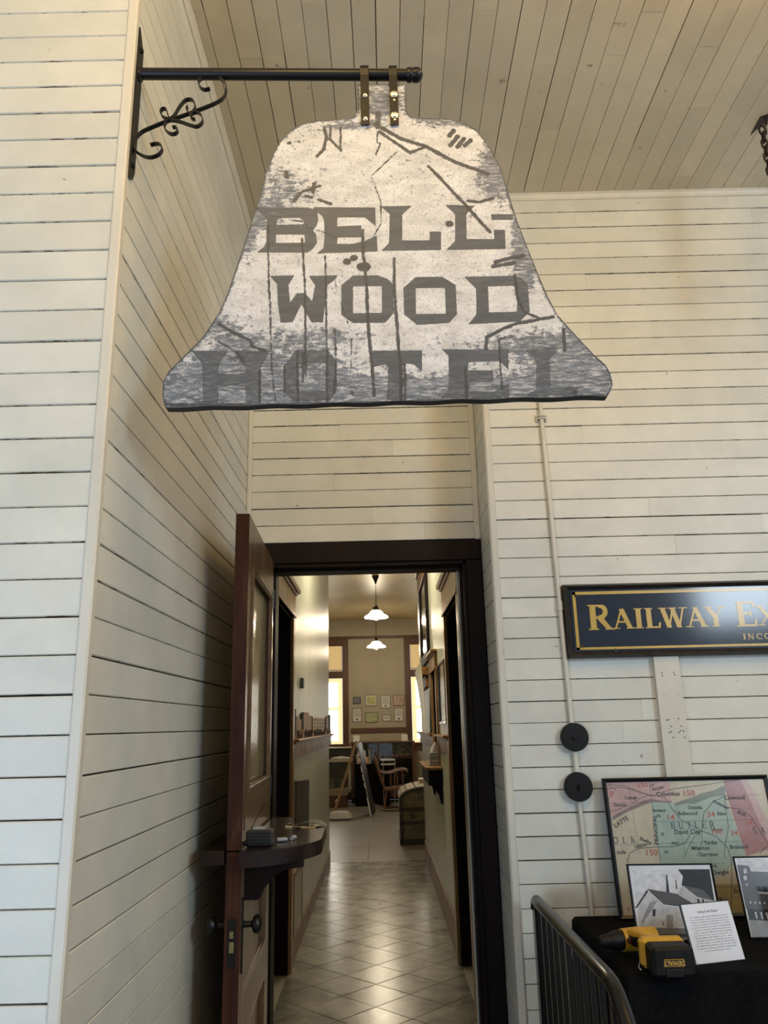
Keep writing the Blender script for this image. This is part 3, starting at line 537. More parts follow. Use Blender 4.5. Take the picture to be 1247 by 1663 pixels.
# the two lower corners, from the outline's ends
xl0 = min(x for x, z in BELL); xr0 = max(x for x, z in BELL)
for i in range(NR + 1):
    z = z_lo + (z_hi - z_lo) * i / NR
    if z < E(0.835):
        k = max(0, (z - z_lo) / (E(0.835) - z_lo)); a, b = rows[i]
        rows[i] = (min(a, xl0 + 0.010 * (1 - k) ** 2), max(b, xr0 - 0.016 * (1 - k) ** 2))
Zg = np.repeat(np.linspace(z_lo, z_hi, NR + 1)[:, None], NC + 1, 1)
xa = np.array([r[0] for r in rows])[:, None]; xb = np.array([r[1] for r in rows])[:, None]
Xg = xa + (xb - xa) * np.linspace(0, 1, NC + 1)[None, :]
# gentle slope of the bottom edge
tilt = 0.010 * (Xg + 0.554) / 1.14 * np.clip(1 - (Zg - z_lo) / 0.15, 0, 1); wav = 0.0015 * np.sin(Xg * 40) * np.clip(1 - (Zg - z_lo) / 0.02, 0, 1)
Zg2 = Zg + tilt * 0.4 + wav
sd = np.full(Xg.shape, 1.0)
for ch, outer, holes in LETTERS:
    box = (Xg > min(p[0] for p in outer) - 0.02) & (Xg < max(p[0] for p in outer) + 0.02) & (Zg2 > min(p[1] for p in outer) - 0.02) & (Zg2 < max(p[1] for p in outer) + 0.02)
    X_, Z_ = Xg[box], Zg2[box]; d = np.full(X_.shape, 1.0); ins = pin(outer, X_, Z_)
    for lp in [outer] + holes:
        for i in range(len(lp)): d = np.minimum(d, segd(lp[i], lp[(i + 1) % len(lp)], X_, Z_))
    for h in holes: ins &= ~pin(h, X_, Z_)
    sd[box] = np.minimum(sd[box], np.where(ins, -d, d))
cd = np.full(Xg.shape, 1.0)
for pl, wd in CRACKS:
    for a, b in zip(pl[:-1], pl[1:]):
        cd = np.minimum(cd, segd(a, b, Xg, Zg2) - wd * 0.75)
gr = np.zeros(Xg.shape)
for bx, bz, rx, rz, s_ in GRIME: gr += s_ * np.exp(-(((Xg - bx) / rx) ** 2 + ((Zg2 - bz) / rz) ** 2))
edge = np.minimum(np.minimum(Xg - xa, xb - Xg), Zg2 - z_lo)
for i in range(len(BELL)):
    a, b = BELL[i], BELL[(i + 1) % len(BELL)]
    edge = np.minimum(edge, segd(a, b, Xg, Zg2))
gr += 0.34 * np.exp(-(edge / 0.007) ** 2)
cd = np.minimum(cd, edge - 0.0028)
V = []; nrow = NC + 1
V += list(zip(Xg.ravel().tolist(), [YS] * Xg.size, Zg2.ravel().tolist()))
Fq = [(i * nrow + j, i * nrow + j + 1, (i + 1) * nrow + j + 1, (i + 1) * nrow + j) for i in range(NR) for j in range(NC)]
ring = [j for j in range(nrow)] + [i * nrow + NC for i in range(1, NR + 1)] + [NR * nrow + j for j in range(NC - 1, -1, -1)] + [i * nrow for i in range(NR - 1, 0, -1)]
o0 = len(V); nr_ = len(ring)
V += [(V[k][0], YS + TS, V[k][2]) for k in ring]
Fs = [(ring[i], o0 + i, o0 + (i + 1) % nr_, ring[(i + 1) % nr_]) for i in range(nr_)] + [tuple(o0 + i for i in range(nr_))[::-1]]
me = bpy.data.meshes.new('sign_board'); me.from_pydata(V, [], Fq + Fs)
for nm, ar in (('sd', sd), ('cd', cd), ('gr', gr)):
    at_ = me.attributes.new(nm, 'FLOAT', 'POINT'); at_.data.foreach_set('value', np.concatenate([ar.ravel(), np.ones(nr_)]).astype(np.float32))

def sign_mat():
    m = bpy.data.materials.new('weathered_white_and_slate_sign_paint'); m.use_nodes = True
    nt = m.node_tree; N = nt.nodes; L = nt.links; b = N['Principled BSDF']
    def math_(op, a, c, clamp=False):
        n = N.new('ShaderNodeMath'); n.operation = op; n.use_clamp = clamp
        for i, q in enumerate((a, c)):
            if q is None: continue
            if isinstance(q, (int, float)): n.inputs[i].default_value = q
            else: L.new(q, n.inputs[i])
        return n.outputs[0]
    g = N.new('ShaderNodeNewGeometry')
    def noise(scale, st=(1, 1, 1), detail=6, rough=0.6, dist=0):
        mp = N.new('ShaderNodeMapping'); mp.inputs['Scale'].default_value = st; L.new(g.outputs['Position'], mp.inputs[0])
        n = N.new('ShaderNodeTexNoise'); n.inputs['Scale'].default_value = scale; n.inputs['Detail'].default_value = detail; n.inputs['Roughness'].default_value = rough; n.inputs['Distortion'].default_value = dist
        L.new(mp.outputs[0], n.inputs['Vector']); return n.outputs['Fac']
    def attr(nm):
        a = N.new('ShaderNodeAttribute'); a.attribute_name = nm; return a.outputs['Fac']
    def step(v, lo, hi):   # 1 when v < lo, 0 when v > hi
        r = N.new('ShaderNodeMapRange'); r.inputs[1].default_value = lo; r.inputs[2].default_value = hi; r.inputs[3].default_value = 1; r.inputs[4].default_value = 0
        L.new(v, r.inputs[0]); return r.outputs[0]
    nb = noise(55, (1, 1, 1.2), 9, 0.78); ng = noise(52, (0.7, 1, 1.8), 9, 0.8); nf = noise(330, (1, 1, 1), 3)
    ne = noise(260, (1, 1, 1), 3)
    wob = math_('MULTIPLY', math_('SUBTRACT', ne, 0.5), 0.0035)
    letter = step(math_('ADD', attr('sd'), wob), -0.0004, 0.0004)
    ncr = noise(70, (1, 1, 0.6), 6, 0.8)
    crack = step(math_('ADD', attr('cd'), math_('MULTIPLY', math_('SUBTRACT', ncr, 0.53), 0.014)), -0.0005, 0.0007)
    grime = attr('gr')
    mixn = math_('ADD', math_('MULTIPLY', nb, 0.5), math_('MULTIPLY', ng, 0.5))
    # worn = noise pushed by grime
    v = math_('ADD', mixn, math_('MULTIPLY', grime, 0.44))
    r = N.new('ShaderNodeMapRange'); r.inputs[1].default_value = 0.580; r.inputs[2].default_value = 0.622; L.new(v, r.inputs[0]); worn = r.outputs[0]
    # small specks
    sp = N.new('ShaderNodeMapRange'); sp.inputs[1].default_value = 0.600; sp.inputs[2].default_value = 0.64; L.new(noise(110, (1, 1, 1), 6, 0.75), sp.inputs[0])
    # craquelure
    mp = N.new('ShaderNodeMapping'); L.new(g.outputs['Position'], mp.inputs[0]); mp.inputs['Scale'].default_value = (1, 0.01, 1)
    vo = N.new('ShaderNodeTexVoronoi'); vo.feature = 'DISTANCE_TO_EDGE'; vo.inputs['Scale'].default_value = 105; L.new(mp.outputs[0], vo.inputs['Vector'])
    cr = step(vo.outputs['Distance'], 0.01, 0.055)
    crm = math_('MULTIPLY', cr, math_('MULTIPLY', noise(9, (1, 1, 1), 2), 1.0))
    dark = math_('MAXIMUM', math_('MAXIMUM', letter, crack), math_('MAXIMUM', worn, math_('MULTIPLY', sp.outputs[0], 0.8)))
    # white scuffs over the dark paint where the grime is heavy, and a few over letters
    sc = N.new('ShaderNodeMapRange'); sc.inputs[1].default_value = 0.49; sc.inputs[2].default_value = 0.62; L.new(noise(75, (0.45, 1, 2.2), 9, 0.82), sc.inputs[0])
    scm = math_('MULTIPLY', sc.outputs[0], math_('MINIMUM', math_('MULTIPLY', grime, 2.2), 0.9))
    scl = math_('MULTIPLY', scm, math_('SUBTRACT', 1.0, math_('MULTIPLY', letter, 0.80)))
    scl = math_('MULTIPLY', scl, math_('SUBTRACT', 1.0, crack))
    dark = math_('SUBTRACT', dark, scl, True)
    wc = N.new('ShaderNodeValToRGB'); wc.color_ramp.elements[0].color = (0.50, 0.485, 0.46, 1); wc.color_ramp.elements[1].color = (0.73, 0.71, 0.685, 1)
    wc.color_ramp.elements[0].position = 0.3; wc.color_ramp.elements[1].position = 0.62; L.new(noise(12, (1, 1, 2), 6), wc.inputs[0])
    w2 = N.new('ShaderNodeMixRGB'); w2.inputs[2].default_value = (0.25, 0.235, 0.22, 1); L.new(crm, w2.inputs[0]); L.new(wc.outputs[0], w2.inputs[1])
    dc_ = N.new('ShaderNodeValToRGB'); dc_.color_ramp.elements[0].color = (0.070, 0.080, 0.094, 1); dc_.color_ramp.elements[1].color = (0.190, 0.210, 0.240, 1)
    dc_.color_ramp.elements[0].position = 0.35; dc_.color_ramp.elements[1].position = 0.65; L.new(noise(24, (0.4, 1, 2.2), 7, 0.7), dc_.inputs[0])
    lt = N.new('ShaderNodeMixRGB'); lt.inputs[2].default_value = (0.054, 0.061, 0.071, 1); L.new(math_('MULTIPLY', letter, 0.72), lt.inputs[0]); L.new(dc_.outputs[0], lt.inputs[1])
    d2 = N.new('ShaderNodeMixRGB'); d2.inputs[2].default_value = (0.028, 0.028, 0.031, 1); L.new(math_('MULTIPLY', crack, 0.7), d2.inputs[0]); L.new(lt.outputs[0], d2.inputs[1])
    # outlines of letters stay just visible where worn paint surrounds them
    ol = step(math_('ABSOLUTE', attr('sd'), None), 0.0004, 0.0014)
    d3 = N.new('ShaderNodeMixRGB'); d3.inputs[2].default_value = (0.022, 0.022, 0.025, 1); L.new(math_('MULTIPLY', ol, math_('MINIMUM', math_('MULTIPLY', grime, 1.4), 0.8)), d3.inputs[0]); L.new(d2.outputs[0], d3.inputs[1])
    fin = N.new('ShaderNodeMixRGB'); L.new(dark, fin.inputs[0]); L.new(w2.outputs[0], fin.inputs[1]); L.new(d3.outputs[0], fin.inputs[2])
    L.new(fin.outputs[0], b.inputs['Base Color']); b.inputs['Roughness'].default_value = 0.5
    bn = N.new('ShaderNodeBump'); bn.inputs['Strength'].default_value = 0.35; bn.inputs['Distance'].default_value = 0.002
    L.new(math_('SUBTRACT', math_('MULTIPLY', nf, 0.3), dark), bn.inputs['Height']); L.new(bn.outputs[0], b.inputs['Normal'])
    return m
me.materials.append(sign_mat()); me.materials.append(mat('sign_edge_wood', (0.022, 0.020, 0.019), (0.05, 0.045, 0.042), 30, (0.3, 1, 1), 0.7, bump=0.3))
me.polygons.foreach_set('material_index', [0] * len(Fq) + [1] * len(Fs)); me.update()
sg = Thing('hanging_sign', 'weathered white and slate bell-shaped hotel sign hung from a black bracket', 'sign', (0.02, YS, E(1.8)))
o = bpy.data.objects.new('sign_board', me); C.objects.link(o); o.parent = sg.o; o.location = (-0.02, -YS, -E(1.8))
RODZ = lambda x: E(1.846 - (x + 0.68) * 0.034)
def strap(x0, x1, zb_):
    zr = RODZ((x0 + x1) / 2); mb = MB(); n = 12
    path = [(YS - 0.006, zb_)] + [(YS - 0.024, zb_ + 0.0)] * 0
    yf = YS - 0.004; R_ = 0.0205; yc = YS + TS / 2; pts = [(yf, zb_), (yf, zr - 0.02)]
    for k in range(n + 1):
        a = math.pi + (-math.pi) * k / n
        pts.append((yc + (R_) * math.cos(a), zr + R_ * math.sin(a)))
    pts += [(YS + TS + 0.004, zr - 0.02), (YS + TS + 0.004, zb_)]
    inner = []
    vs = []; th = 0.004
    for i, (y, z) in enumerate(pts):
        a = pts[max(i - 1, 0)]; c = pts[min(i + 1, len(pts) - 1)]; ty, tz = c[0] - a[0], c[1] - a[1]; l = math.hypot(ty, tz); ny, nz = -tz / l * th, ty / l * th
        vs += [(x0, y, z), (x1, y, z), (x1, y + ny, z + nz), (x0, y + ny, z + nz)]
    fs = [(0, 3, 2, 1), (len(vs) - 4, len(vs) - 3, len(vs) - 2, len(vs) - 1)]
    for i in range(len(pts) - 1):
        for k in range(4): fs.append((i * 4 + k, i * 4 + (k + 1) % 4, i * 4 + 4 + (k + 1) % 4, i * 4 + 4 + k))
    mb.add(vs, fs); return mb
for (x0, x1, zb_, bolts) in ((-0.0395, -0.0155, E(1.632), ((E(1.730), 0.0055), (E(1.650), 0.0055))), (0.0430, 0.0665, E(1.629), ((E(1.732), 0.0095), (E(1.660), 0.0095)))):
    st = sg.part('strap', strap(x0, x1, zb_), M['iron'], smooth=False)
    for zc, r in bolts:
        xc = (x0 + x1) / 2 + 0.001; mb = MB(); yb = YS - 0.0085
        mb.lathe([(r * 1.15, 0), (r * 1.15, -0.0015), (r * 0.92, -0.0016), (r * 0.92, -0.005), (r * 0.4, -0.0062), (0.0005, -0.0064)], (xc, yb + 0.001, zc), 'y', 6 if r > 0.008 else 18)
        if r > 0.008: mb.lathe([(r * 1.15, 0), (r * 1.15, -0.0015)], (xc, yb + 0.001, zc), 'y', 20)
        sg.part('bolt', mb, M['steel'], parent=st, label='shiny zinc hex bolt' if r > 0.008 else None)
for bx, bz in ((0.056, E(1.645)), (0.056, E(1.712))):
    sg.part('screw', MB().lathe([(0.0035, 0), (0.003, -0.002), (0.0005, -0.0025)], (bx, YS - 0.0075, bz), 'y', 12), M['steel'])

br = Thing('sign_bracket', 'black wrought iron bracket with scrollwork holding the bell sign', 'bracket', (XL, 1.84, E(1.74)))
mb = MB(); mb.prism([(1.824, E(1.995)), (1.846, E(1.965)), (1.864, E(1.935)), (1.864, E(1.52)), (1.852, E(1.49)), (1.824, E(1.478))], XL + 0.001, XL + 0.008, 'yz'); br.part('wall_plate', mb, M['iron'], smooth=False)
for zz in (E(1.93), E(1.53)):
    br.part('bolt', MB().lathe([(0.008, 0), (0.008, 0.004), (0.004, 0.006)], (XL + 0.008, 1.845, zz), 'x', 6), M['iron'])
yr = YS + TS / 2
mb = MB(); mb.tube([(XL + 0.006, yr, RODZ(XL)), (0.115, yr, RODZ(0.115))], 0.0165, 20); rod = br.part('rod', mb, M['iron'])
mb = MB(); mb.lathe([(0.019, 0), (0.021, 0.006), (0.021, 0.012), (0.0185, 0.016), (0.021, 0.022), (0.0215, 0.030), (0.019, 0.038), (0.012, 0.044), (0.001, 0.047)], (0.095, yr, RODZ(0.11)), 'x', 22); br.part('end_cap', mb, M['iron'])
mb = MB(); mb.lathe([(0.023, 0), (0.023, 0.003), (0.0175, 0.008)], (XL + 0.007, yr, RODZ(XL)), 'x', 20); br.part('weld_collar', mb, M['iron'])
def ribbon(pts, y0, y1, th=0.0028):
    P = arc([(p[0], p[1]) for p in pts], 5); P = [Vector((p[0], p[1])) for p in P]; vs = []
    for i, p in enumerate(P):
        t = (P[min(i + 1, len(P) - 1)] - P[max(i - 1, 0)]).normalized(); n = Vector((-t.y, t.x)) * th / 2
        a = p + n; b = p - n; vs += [(a.x, y0, a.y), (b.x, y0, b.y), (b.x, y1, b.y), (a.x, y1, a.y)]
    fs = [(0, 3, 2, 1), (len(vs) - 4, len(vs) - 3, len(vs) - 2, len(vs) - 1)]
    for i in range(len(P) - 1):
        for k in range(4): fs.append((i * 4 + k, i * 4 + (k + 1) % 4, i * 4 + 4 + (k + 1) % 4, i * 4 + 4 + k))
    return MB().add(vs, fs)
off = [(XL + 0.0095 if i else 0, 0) for i in range(1)]
for i, sc_ in enumerate(SCROLLS):
    pts = [(max(x, XL + 0.0095), z) for x, z in sc_]
    yo = (yr - 0.007, yr + 0.007) if i == 0 else ((yr - 0.0071, yr + 0.0069) if i == 1 else (yr - 0.0069, yr + 0.0071))
    if i: pts = [(x, z - 0.0) for x, z in pts]
    br.part('scroll', ribbon(pts, *yo), M['iron'])

# ------------------------------------------------------------------ lettering helpers
def thick_line(pts, w):
    """list of quads covering a polyline of width w"""
    q = []
    for (x0, y0), (x1, y1) in zip(pts[:-1], pts[1:]):
        dx, dy = x1 - x0, y1 - y0; l = math.hypot(dx, dy) or 1; nx, ny = -dy / l * w / 2, dx / l * w / 2; ex, ey = dx / l * w * 0.15, dy / l * w * 0.15
        q.append([(x0 + nx - ex, y0 + ny - ey), (x0 - nx - ex, y0 - ny - ey), (x1 - nx + ex, y1 - ny + ey), (x1 + nx + ex, y1 + ny + ey)])
    return q
def bow(cx, cy, rx, ry, a0, a1, n=10): return [(cx + rx * math.cos(math.radians(a0 + (a1 - a0) * k / n)), cy + ry * math.sin(math.radians(a0 + (a1 - a0) * k / n))) for k in range(n + 1)]
G = {  # width, strokes (T thick / t thin, polyline), serif feet (x, y)
 'R': (.86, [('T', [(.2, 0), (.2, 1)]), ('t', [(.2, .96), (.45, .96)]), ('m', bow(.45, .73, .2, .23, 90, -90)), ('t', [(.2, .5), (.45, .5)]), ('T', [(.42, .5), (.74, 0)])], [(.2, 0), (.2, 1), (.78, 0)]),
 'A': (.9, [('t', [(.12, 0), (.44, .98)]), ('T', [(.44, .98), (.76, 0)]), ('t', [(.22, .34), (.66, .34)])], [(.12, 0), (.78, 0)]),
 'I': (.4, [('T', [(.2, 0), (.2, 1)])], [(.2, 0), (.2, 1)]),
 'L': (.74, [('T', [(.2, 0), (.2, 1)]), ('t', [(.2, .04), (.62, .04)]), ('t', [(.62, 0), (.66, .26)])], [(.2, 0), (.2, 1)]),
 'W': (1.18, [('T', [(.12, 1), (.36, 0)]), ('t', [(.36, 0), (.58, .98)]), ('T', [(.56, 1), (.80, 0)]), ('t', [(.80, 0), (1.04, 1)])], [(.12, 1), (.56, 1), (1.04, 1)]),
 'Y': (.86, [('T', [(.12, 1), (.43, .47)]), ('t', [(.43, .47), (.74, 1)]), ('T', [(.43, 0), (.43, .5)])], [(.12, 1), (.74, 1), (.43, 0)]),
 'E': (.8, [('T', [(.2, 0), (.2, 1)]), ('t', [(.2, .96), (.66, .96)]), ('t', [(.66, 1), (.68, .76)]), ('t', [(.2, .52), (.54, .52)]), ('t', [(.54, .62), (.54, .42)]), ('t', [(.2, .04), (.68, .04)]), ('t', [(.68, 0), (.72, .26)])], [(.2, 0), (.2, 1)]),
 'X': (.9, [('T', [(.14, 1), (.76, 0)]), ('t', [(.14, 0), (.76, 1)])], [(.14, 0), (.14, 1), (.76, 0), (.76, 1)]),
 'P': (.78, [('T', [(.2, 0), (.2, 1)]), ('t', [(.2, .96), (.44, .96)]), ('m', bow(.44, .71, .2, .25, 90, -90)), ('t', [(.2, .46), (.44, .46)])], [(.2, 0), (.2, 1)]),
 'S': (.68, [('m', bow(.34, .75, .2, .22, 20, 250)), ('m', bow(.34, .25, .21, .24, 90, -160))], []),
 'G': (.9, [('m', bow(.48, .5, .36, .47, 45, 315, 16)), ('T', [(.74, .05), (.74, .42)])], [(.72, .42)]),
 'C': (.84, [('m', bow(.48, .5, .36, .47, 45, 315, 16)), ('t', [(.74, .62), (.74, .95)])], []),
 'N': (.98, [('t', [(.2, 0), (.2, 1)]), ('T', [(.2, 1), (.76, 0)]), ('t', [(.76, 0), (.76, 1)])], [(.2, 0), (.16, 1), (.76, 1)]),
 'O': (.96, [('m', bow(.48, .5, .36, .47, 0, 360, 22))], []),
 'D': (.9, [('T', [(.2, 0), (.2, 1)]), ('t', [(.2, .96), (.4, .96)]), ('m', bow(.4, .5, .36, .46, 90, -90, 14)), ('t', [(.2, .04), (.4, .04)])], [(.2, 0), (.2, 1)]),
 'T': (.8, [('T', [(.4, 0), (.4, 1)]), ('t', [(.08, .96), (.72, .96)]), ('t', [(.08, 1), (.06, .74)]), ('t', [(.72, 1), (.74, .74)])], [(.4, 0)]),
 'U': (.92, [('T', [(.2, 1), (.2, .35)]), ('m', bow(.46, .33, .26, .3, 180, 360, 10)), ('t', [(.72, .35), (.72, 1)])], [(.2, 1), (.72, 1)]),
 'B': (.82, [('T', [(.2, 0), (.2, 1)]), ('t', [(.2, .96), (.42, .96)]), ('m', bow(.42, .75, .18, .21, 90, -90)), ('t', [(.2, .53), (.42, .53)]), ('m', bow(.44, .28, .22, .25, 90, -90)), ('t', [(.2, .04), (.44, .04)])], [(.2, 0), (.2, 1)]),
 'K': (.9, [('T', [(.2, 0), (.2, 1)]), ('t', [(.2, .4), (.7, 1)]), ('T', [(.38, .6), (.74, 0)])], [(.2, 0), (.2, 1), (.7, 1), (.76, 0)]),
}
def serif_word(mb, word, x, z, h, y, T=0.2, t=0.075, sx=1.0, sp=0.0, small=None, depth=0.0006):
    for k, ch in enumerate(word):
        if ch == ' ': x += h * 0.5 * sx; continue
        hh = h if (small is None or ch.isupper() and k in small[1]) else h * small[0]
        w_, st, sf = G[ch.upper()]
        quads = []
        for kind, pl in st:
            quads += thick_line([(p[0], p[1]) for p in pl], {'T': T, 't': t, 'm': T * 0.8}[kind])
        for fx, fz in sf:
            zz = (0, 0.05) if fz < 0.5 else (0.95, 1.0)
            if ch.upper() == 'G': zz = (0.38, 0.43)
            quads.append([(fx - T * 0.85, zz[0]), (fx + T * 0.85, zz[0]), (fx + T * 0.85, zz[1]), (fx - T * 0.85, zz[1])])
        for j, q in enumerate(quads):
            yy = y - depth * (1 + 0.02 * j)
            mb.add([(x + px * hh * sx, yy, z + max(0.0, min(1.0, pz)) * hh) for px, pz in q], [(0, 1, 2, 3)])
        x += w_ * hh * sx + sp
    return x
def text_mb(s, size, cx, cz, y, rot=0, shear=0, sx=1.0, bold=0.0):
    """flat sans text in the xz plane, centred on (cx, cz), facing -y"""
    c = bpy.data.curves.new('t', 'FONT'); c.body = s; c.size = size; c.shear = shear; c.align_x = 'CENTER'; c.align_y = 'CENTER'; c.offset = bold; c.resolution_u = 2
    o = bpy.data.objects.new('t', c); C.objects.link(o)
    dg = bpy.context.evaluated_depsgraph_get(); me = o.evaluated_get(dg).to_mesh()
    ca, sa = math.cos(rot), math.sin(rot); mb = MB()
    mb.add([(cx + (v.co.x * sx * ca - v.co.y * sa), y, cz + (v.co.x * sx * sa + v.co.y * ca)) for v in me.vertices], [tuple(p.vertices) for p in me.polygons])
    bpy.data.objects.remove(o); bpy.data.curves.remove(c); return mb
def merge(mb, other): return mb.add(other.v, other.f)

# ------------------------------------------------------------------ long right wall: enamel sign, post board, conduit, switches
navy = mat('navy_black_enamel', (0.012, 0.015, 0.024), (0.016, 0.02, 0.032), 20, rough=0.12, coat=0.2, spec=0.4, c3=(0.05, 0.028, 0.016), lo3=0.70, hi3=0.76, scale3=9)
gold = mat('yellow_gold_lettering', (0.50, 0.30, 0.015), (0.58, 0.37, 0.03), 14, rough=0.3, coat=0.4)
t = Thing('enamel_sign', 'long black enamel sign with gold railway express lettering on the right wall', 'sign', (1.3, 3.37, E(0.42)))
x0, x1, z0, z1 = 0.771, 2.95, E(0.258), E(0.575)
mb = MB(); mb.frame(x0, x1, z0, z1, 0.030, 3.345, 3.40, 0.35); t.part('frame', mb, mat('weathered_black_sign_frame', (0.012, 0.011, 0.011), (0.03, 0.022, 0.017), 30, rough=0.4), smooth=False)
mb = MB(); mb.box(x0 + 0.026, x1 - 0.026, 3.358, 3.366, z0 + 0.026, z1 - 0.026); t.part('panel', mb, navy, smooth=False)
a, b, c, d = x0 + 0.036, x1 - 0.036, z0 + 0.034, z1 - 0.034; mb = MB(); yb = 3.3575
for (p, q, r, s_) in ((a, b, c, c + 0.010), (a, b, d - 0.013, d), (a, a + 0.013, c, d), (b - 0.013, b, c, d)): mb.box(p, q, yb - 0.0005, yb + 0.0006, r, s_)
t.part('gold_border', mb, gold, smooth=False)
mb = MB()
serif_word(mb, 'R', x0 + 0.093, E(0.375), 0.108, 3.3575, T=0.21, t=0.08, sx=1.12)
xx = x0 + 0.199
for ch, wx in zip('AILWAY', (0.094, 0.045, 0.068, 0.110, 0.085, 0.090)):
    serif_word(mb, ch, xx, E(0.3775), 0.086, 3.3575, T=0.22, t=0.085, sx=1.13); xx += wx
serif_word(mb, 'E', x0 + 0.728, E(0.375), 0.108, 3.3575, T=0.21, t=0.08, sx=1.12)
xx = x0 + 0.822
for ch in 'XPRESS': xx = serif_word(mb, ch, xx, E(0.3775), 0.086, 3.3575, T=0.22, t=0.085, sx=1.1)
xx = serif_word(mb, 'A', xx + 0.04, E(0.375), 0.108, 3.3575, T=0.21, t=0.08, sx=1.1)
for ch in 'GENCY': xx = serif_word(mb, ch, xx, E(0.3775), 0.086, 3.3575, T=0.22, t=0.085, sx=1.1)
serif_word(mb, 'INCORPORATED', x0 + 0.748, E(0.320), 0.024, 3.3575, T=0.2, t=0.1, sx=1.35, sp=0.006)
t.part('lettering', mb, gold, smooth=False)
for (sx_, sz_) in ((x0 + 0.052, z1 - 0.052), (x0 + 0.057, z0 + 0.050), (x0 + 0.20, z0 + 0.028)):
    t.part('screw', MB().lathe([(0.008, 0), (0.007, -0.002), (0.0005, -0.003)], (sx_, 3.357, sz_), 'y', 12), mat('rusty_screw', (0.05, 0.025, 0.015), rough=0.7))

t = Thing('post_board', 'cream painted upright board with nail holes below the enamel sign', 'board', (1.187, 3.38, E(-0.2)))
mb = MB(); mb.hexa([(1.134, 3.374, E(-0.245)), (1.240, 3.374, E(-0.245)), (1.240, Y2, E(-0.245)), (1.134, Y2, E(-0.245)), (1.134, 3.374, E(0.262)), (1.240, 3.374, E(0.262)), (1.240, Y2, E(0.262)), (1.134, Y2, E(0.262))]); t.part('plank', mb, M['trim'], smooth=False)
mb = MB()
for (px, pz) in ((1.162, .19), (1.163, .178), (1.212, .19), (1.216, .18), (1.160, -.005), (1.168, -.003), (1.176, -.03), (1.165, -.055), (1.172, -.052), (1.205, -.055), (1.212, -.048), (1.217, -.03), (1.224, -.05), (1.178, -.075), (1.226, -.075), (1.209, 0.0)):
    mb.lathe([(0.0028, 0.0005), (0.0028, -0.0004)], (px, 3.374, E(pz)), 'y', 6)
t.part('nail_hole', mb, M['black'], kind='stuff', smooth=False)
for px, pz in ((1.163, .10), (1.222, .10), (1.208, -.01), (1.175, -.225), (1.228, -.222)):
    t.part('screw', MB().lathe([(0.006, 0), (0.005, -0.0015), (0.0005, -0.002)], (px, 3.374, E(pz)), 'y', 10), M['trim'])

t = Thing('conduit_pipe', 'cream painted conduit pipe running down the right wall beside the doorway', 'pipe', (0.76, 3.39, E(0.5)))
t.part('pipe', MB().tube([(0.738, 3.39, E(1.95)), (0.743, 3.39, E(1.374)), (0.757, 3.39, E(0.486)), (0.765, 3.39, E(-0.006))], 0.0105, 12), M['trim'])
t.part('pipe', MB().tube([(0.769, 3.39, E(-0.122)), (0.770, 3.39, E(-0.202))], 0.0115, 12), M['trim'])
t.part('pipe', MB().tube([(0.770, 3.39, E(-0.318)), (0.783, 3.39, E(-0.736)), (0.786, 3.39, E(-0.9)), (0.80, 3.39, 0.02)], 0.0095, 12), M['trim'])
t.part('coupling', MB().lathe([(0.0135, -0.02), (0.014, -0.018), (0.014, 0.018), (0.0125, 0.02)], (0.757, 3.39, E(0.486)), 'z', 14), M['trim'])
mb = MB(); mb.tube([(0.743 + 0.018 * math.cos(a), 3.385 + 0.010 * math.sin(a), E(1.374)) for a in [2 * math.pi * k / 14 for k in range(14)]], 0.0035, 6, closed=True)
mb.tube([(0.743 + 0.019 * math.cos(a), 3.385 + 0.010 * math.sin(a), E(1.362)) for a in [2 * math.pi * k / 14 for k in range(14)]], 0.0035, 6, closed=True)
mb.bbox(0.715, 0.727, 3.392, 3.402, E(1.35), E(1.385)); mb.bbox(0.759, 0.771, 3.392, 3.402, E(1.35), E(1.385)); t.part('pipe_clamp', mb, M['trim'])
blk = mat('matt_black_bakelite', (0.006, 0.005, 0.0045), (0.010, 0.008, 0.007), 25, rough=0.5, spec=0.25)
for cx_, cz_, lb, sr in ((0.7705, -0.064, 'upper round black switch cover on the cream conduit', 0), (0.769, -0.260, 'lower round black switch cover on the cream conduit', 1)):
    t = Thing('switch_cover', lb, 'switch', (cx_, 3.38, E(cz_)), group='round switch covers on the conduit')
    mb = MB(); mb.lathe([(0.055, 0), (0.057, -0.006), (0.057, -0.034), (0.053, -0.040), (0.002, -0.041)], (cx_, 3.402, E(cz_)), 'y', 32); t.part('cover', mb, blk)
    mb = MB()
    if sr: mb.bbox(cx_ - 0.003, cx_ + 0.003, 3.345, 3.362, E(cz_) - 0.011, E(cz_) + 0.011, 0.001)
    else: mb.bbox(cx_ - 0.012, cx_ + 0.009, 3.350, 3.362, E(cz_) - 0.006, E(cz_) + 0.003, 0.001)
    t.part('switch_lever', mb, M['iron'])
    for s_ in (-1, 1): t.part('screw', MB().lathe([(0.003, 0), (0.0005, -0.001)], (cx_ + s_ * 0.036, 3.361, E(cz_) + 0.02), 'y', 8), M['edgewood'])

# ------------------------------------------------------------------ display table under a black cloth
TZ = E(-0.74)
t = Thing('display_table', 'table under a floor-length black tablecloth against the right wall', 'table', (1.9, 3.0, 0))
mb = MB(); mb.box(0.72, 3.1, 2.66, 3.36, TZ - 0.03, TZ - 0.004); t.part('tabletop', mb, mat('grey_tabletop', (0.3, 0.3, 0.3), rough=0.5), smooth=False)
for lx, ly in ((0.80, 2.74), (0.80, 3.28), (3.02, 2.74), (3.02, 3.28)):
    t.part('leg', MB().tube([(lx, ly, 0), (lx, ly, TZ - 0.03)], 0.014, 10), M['steel'])
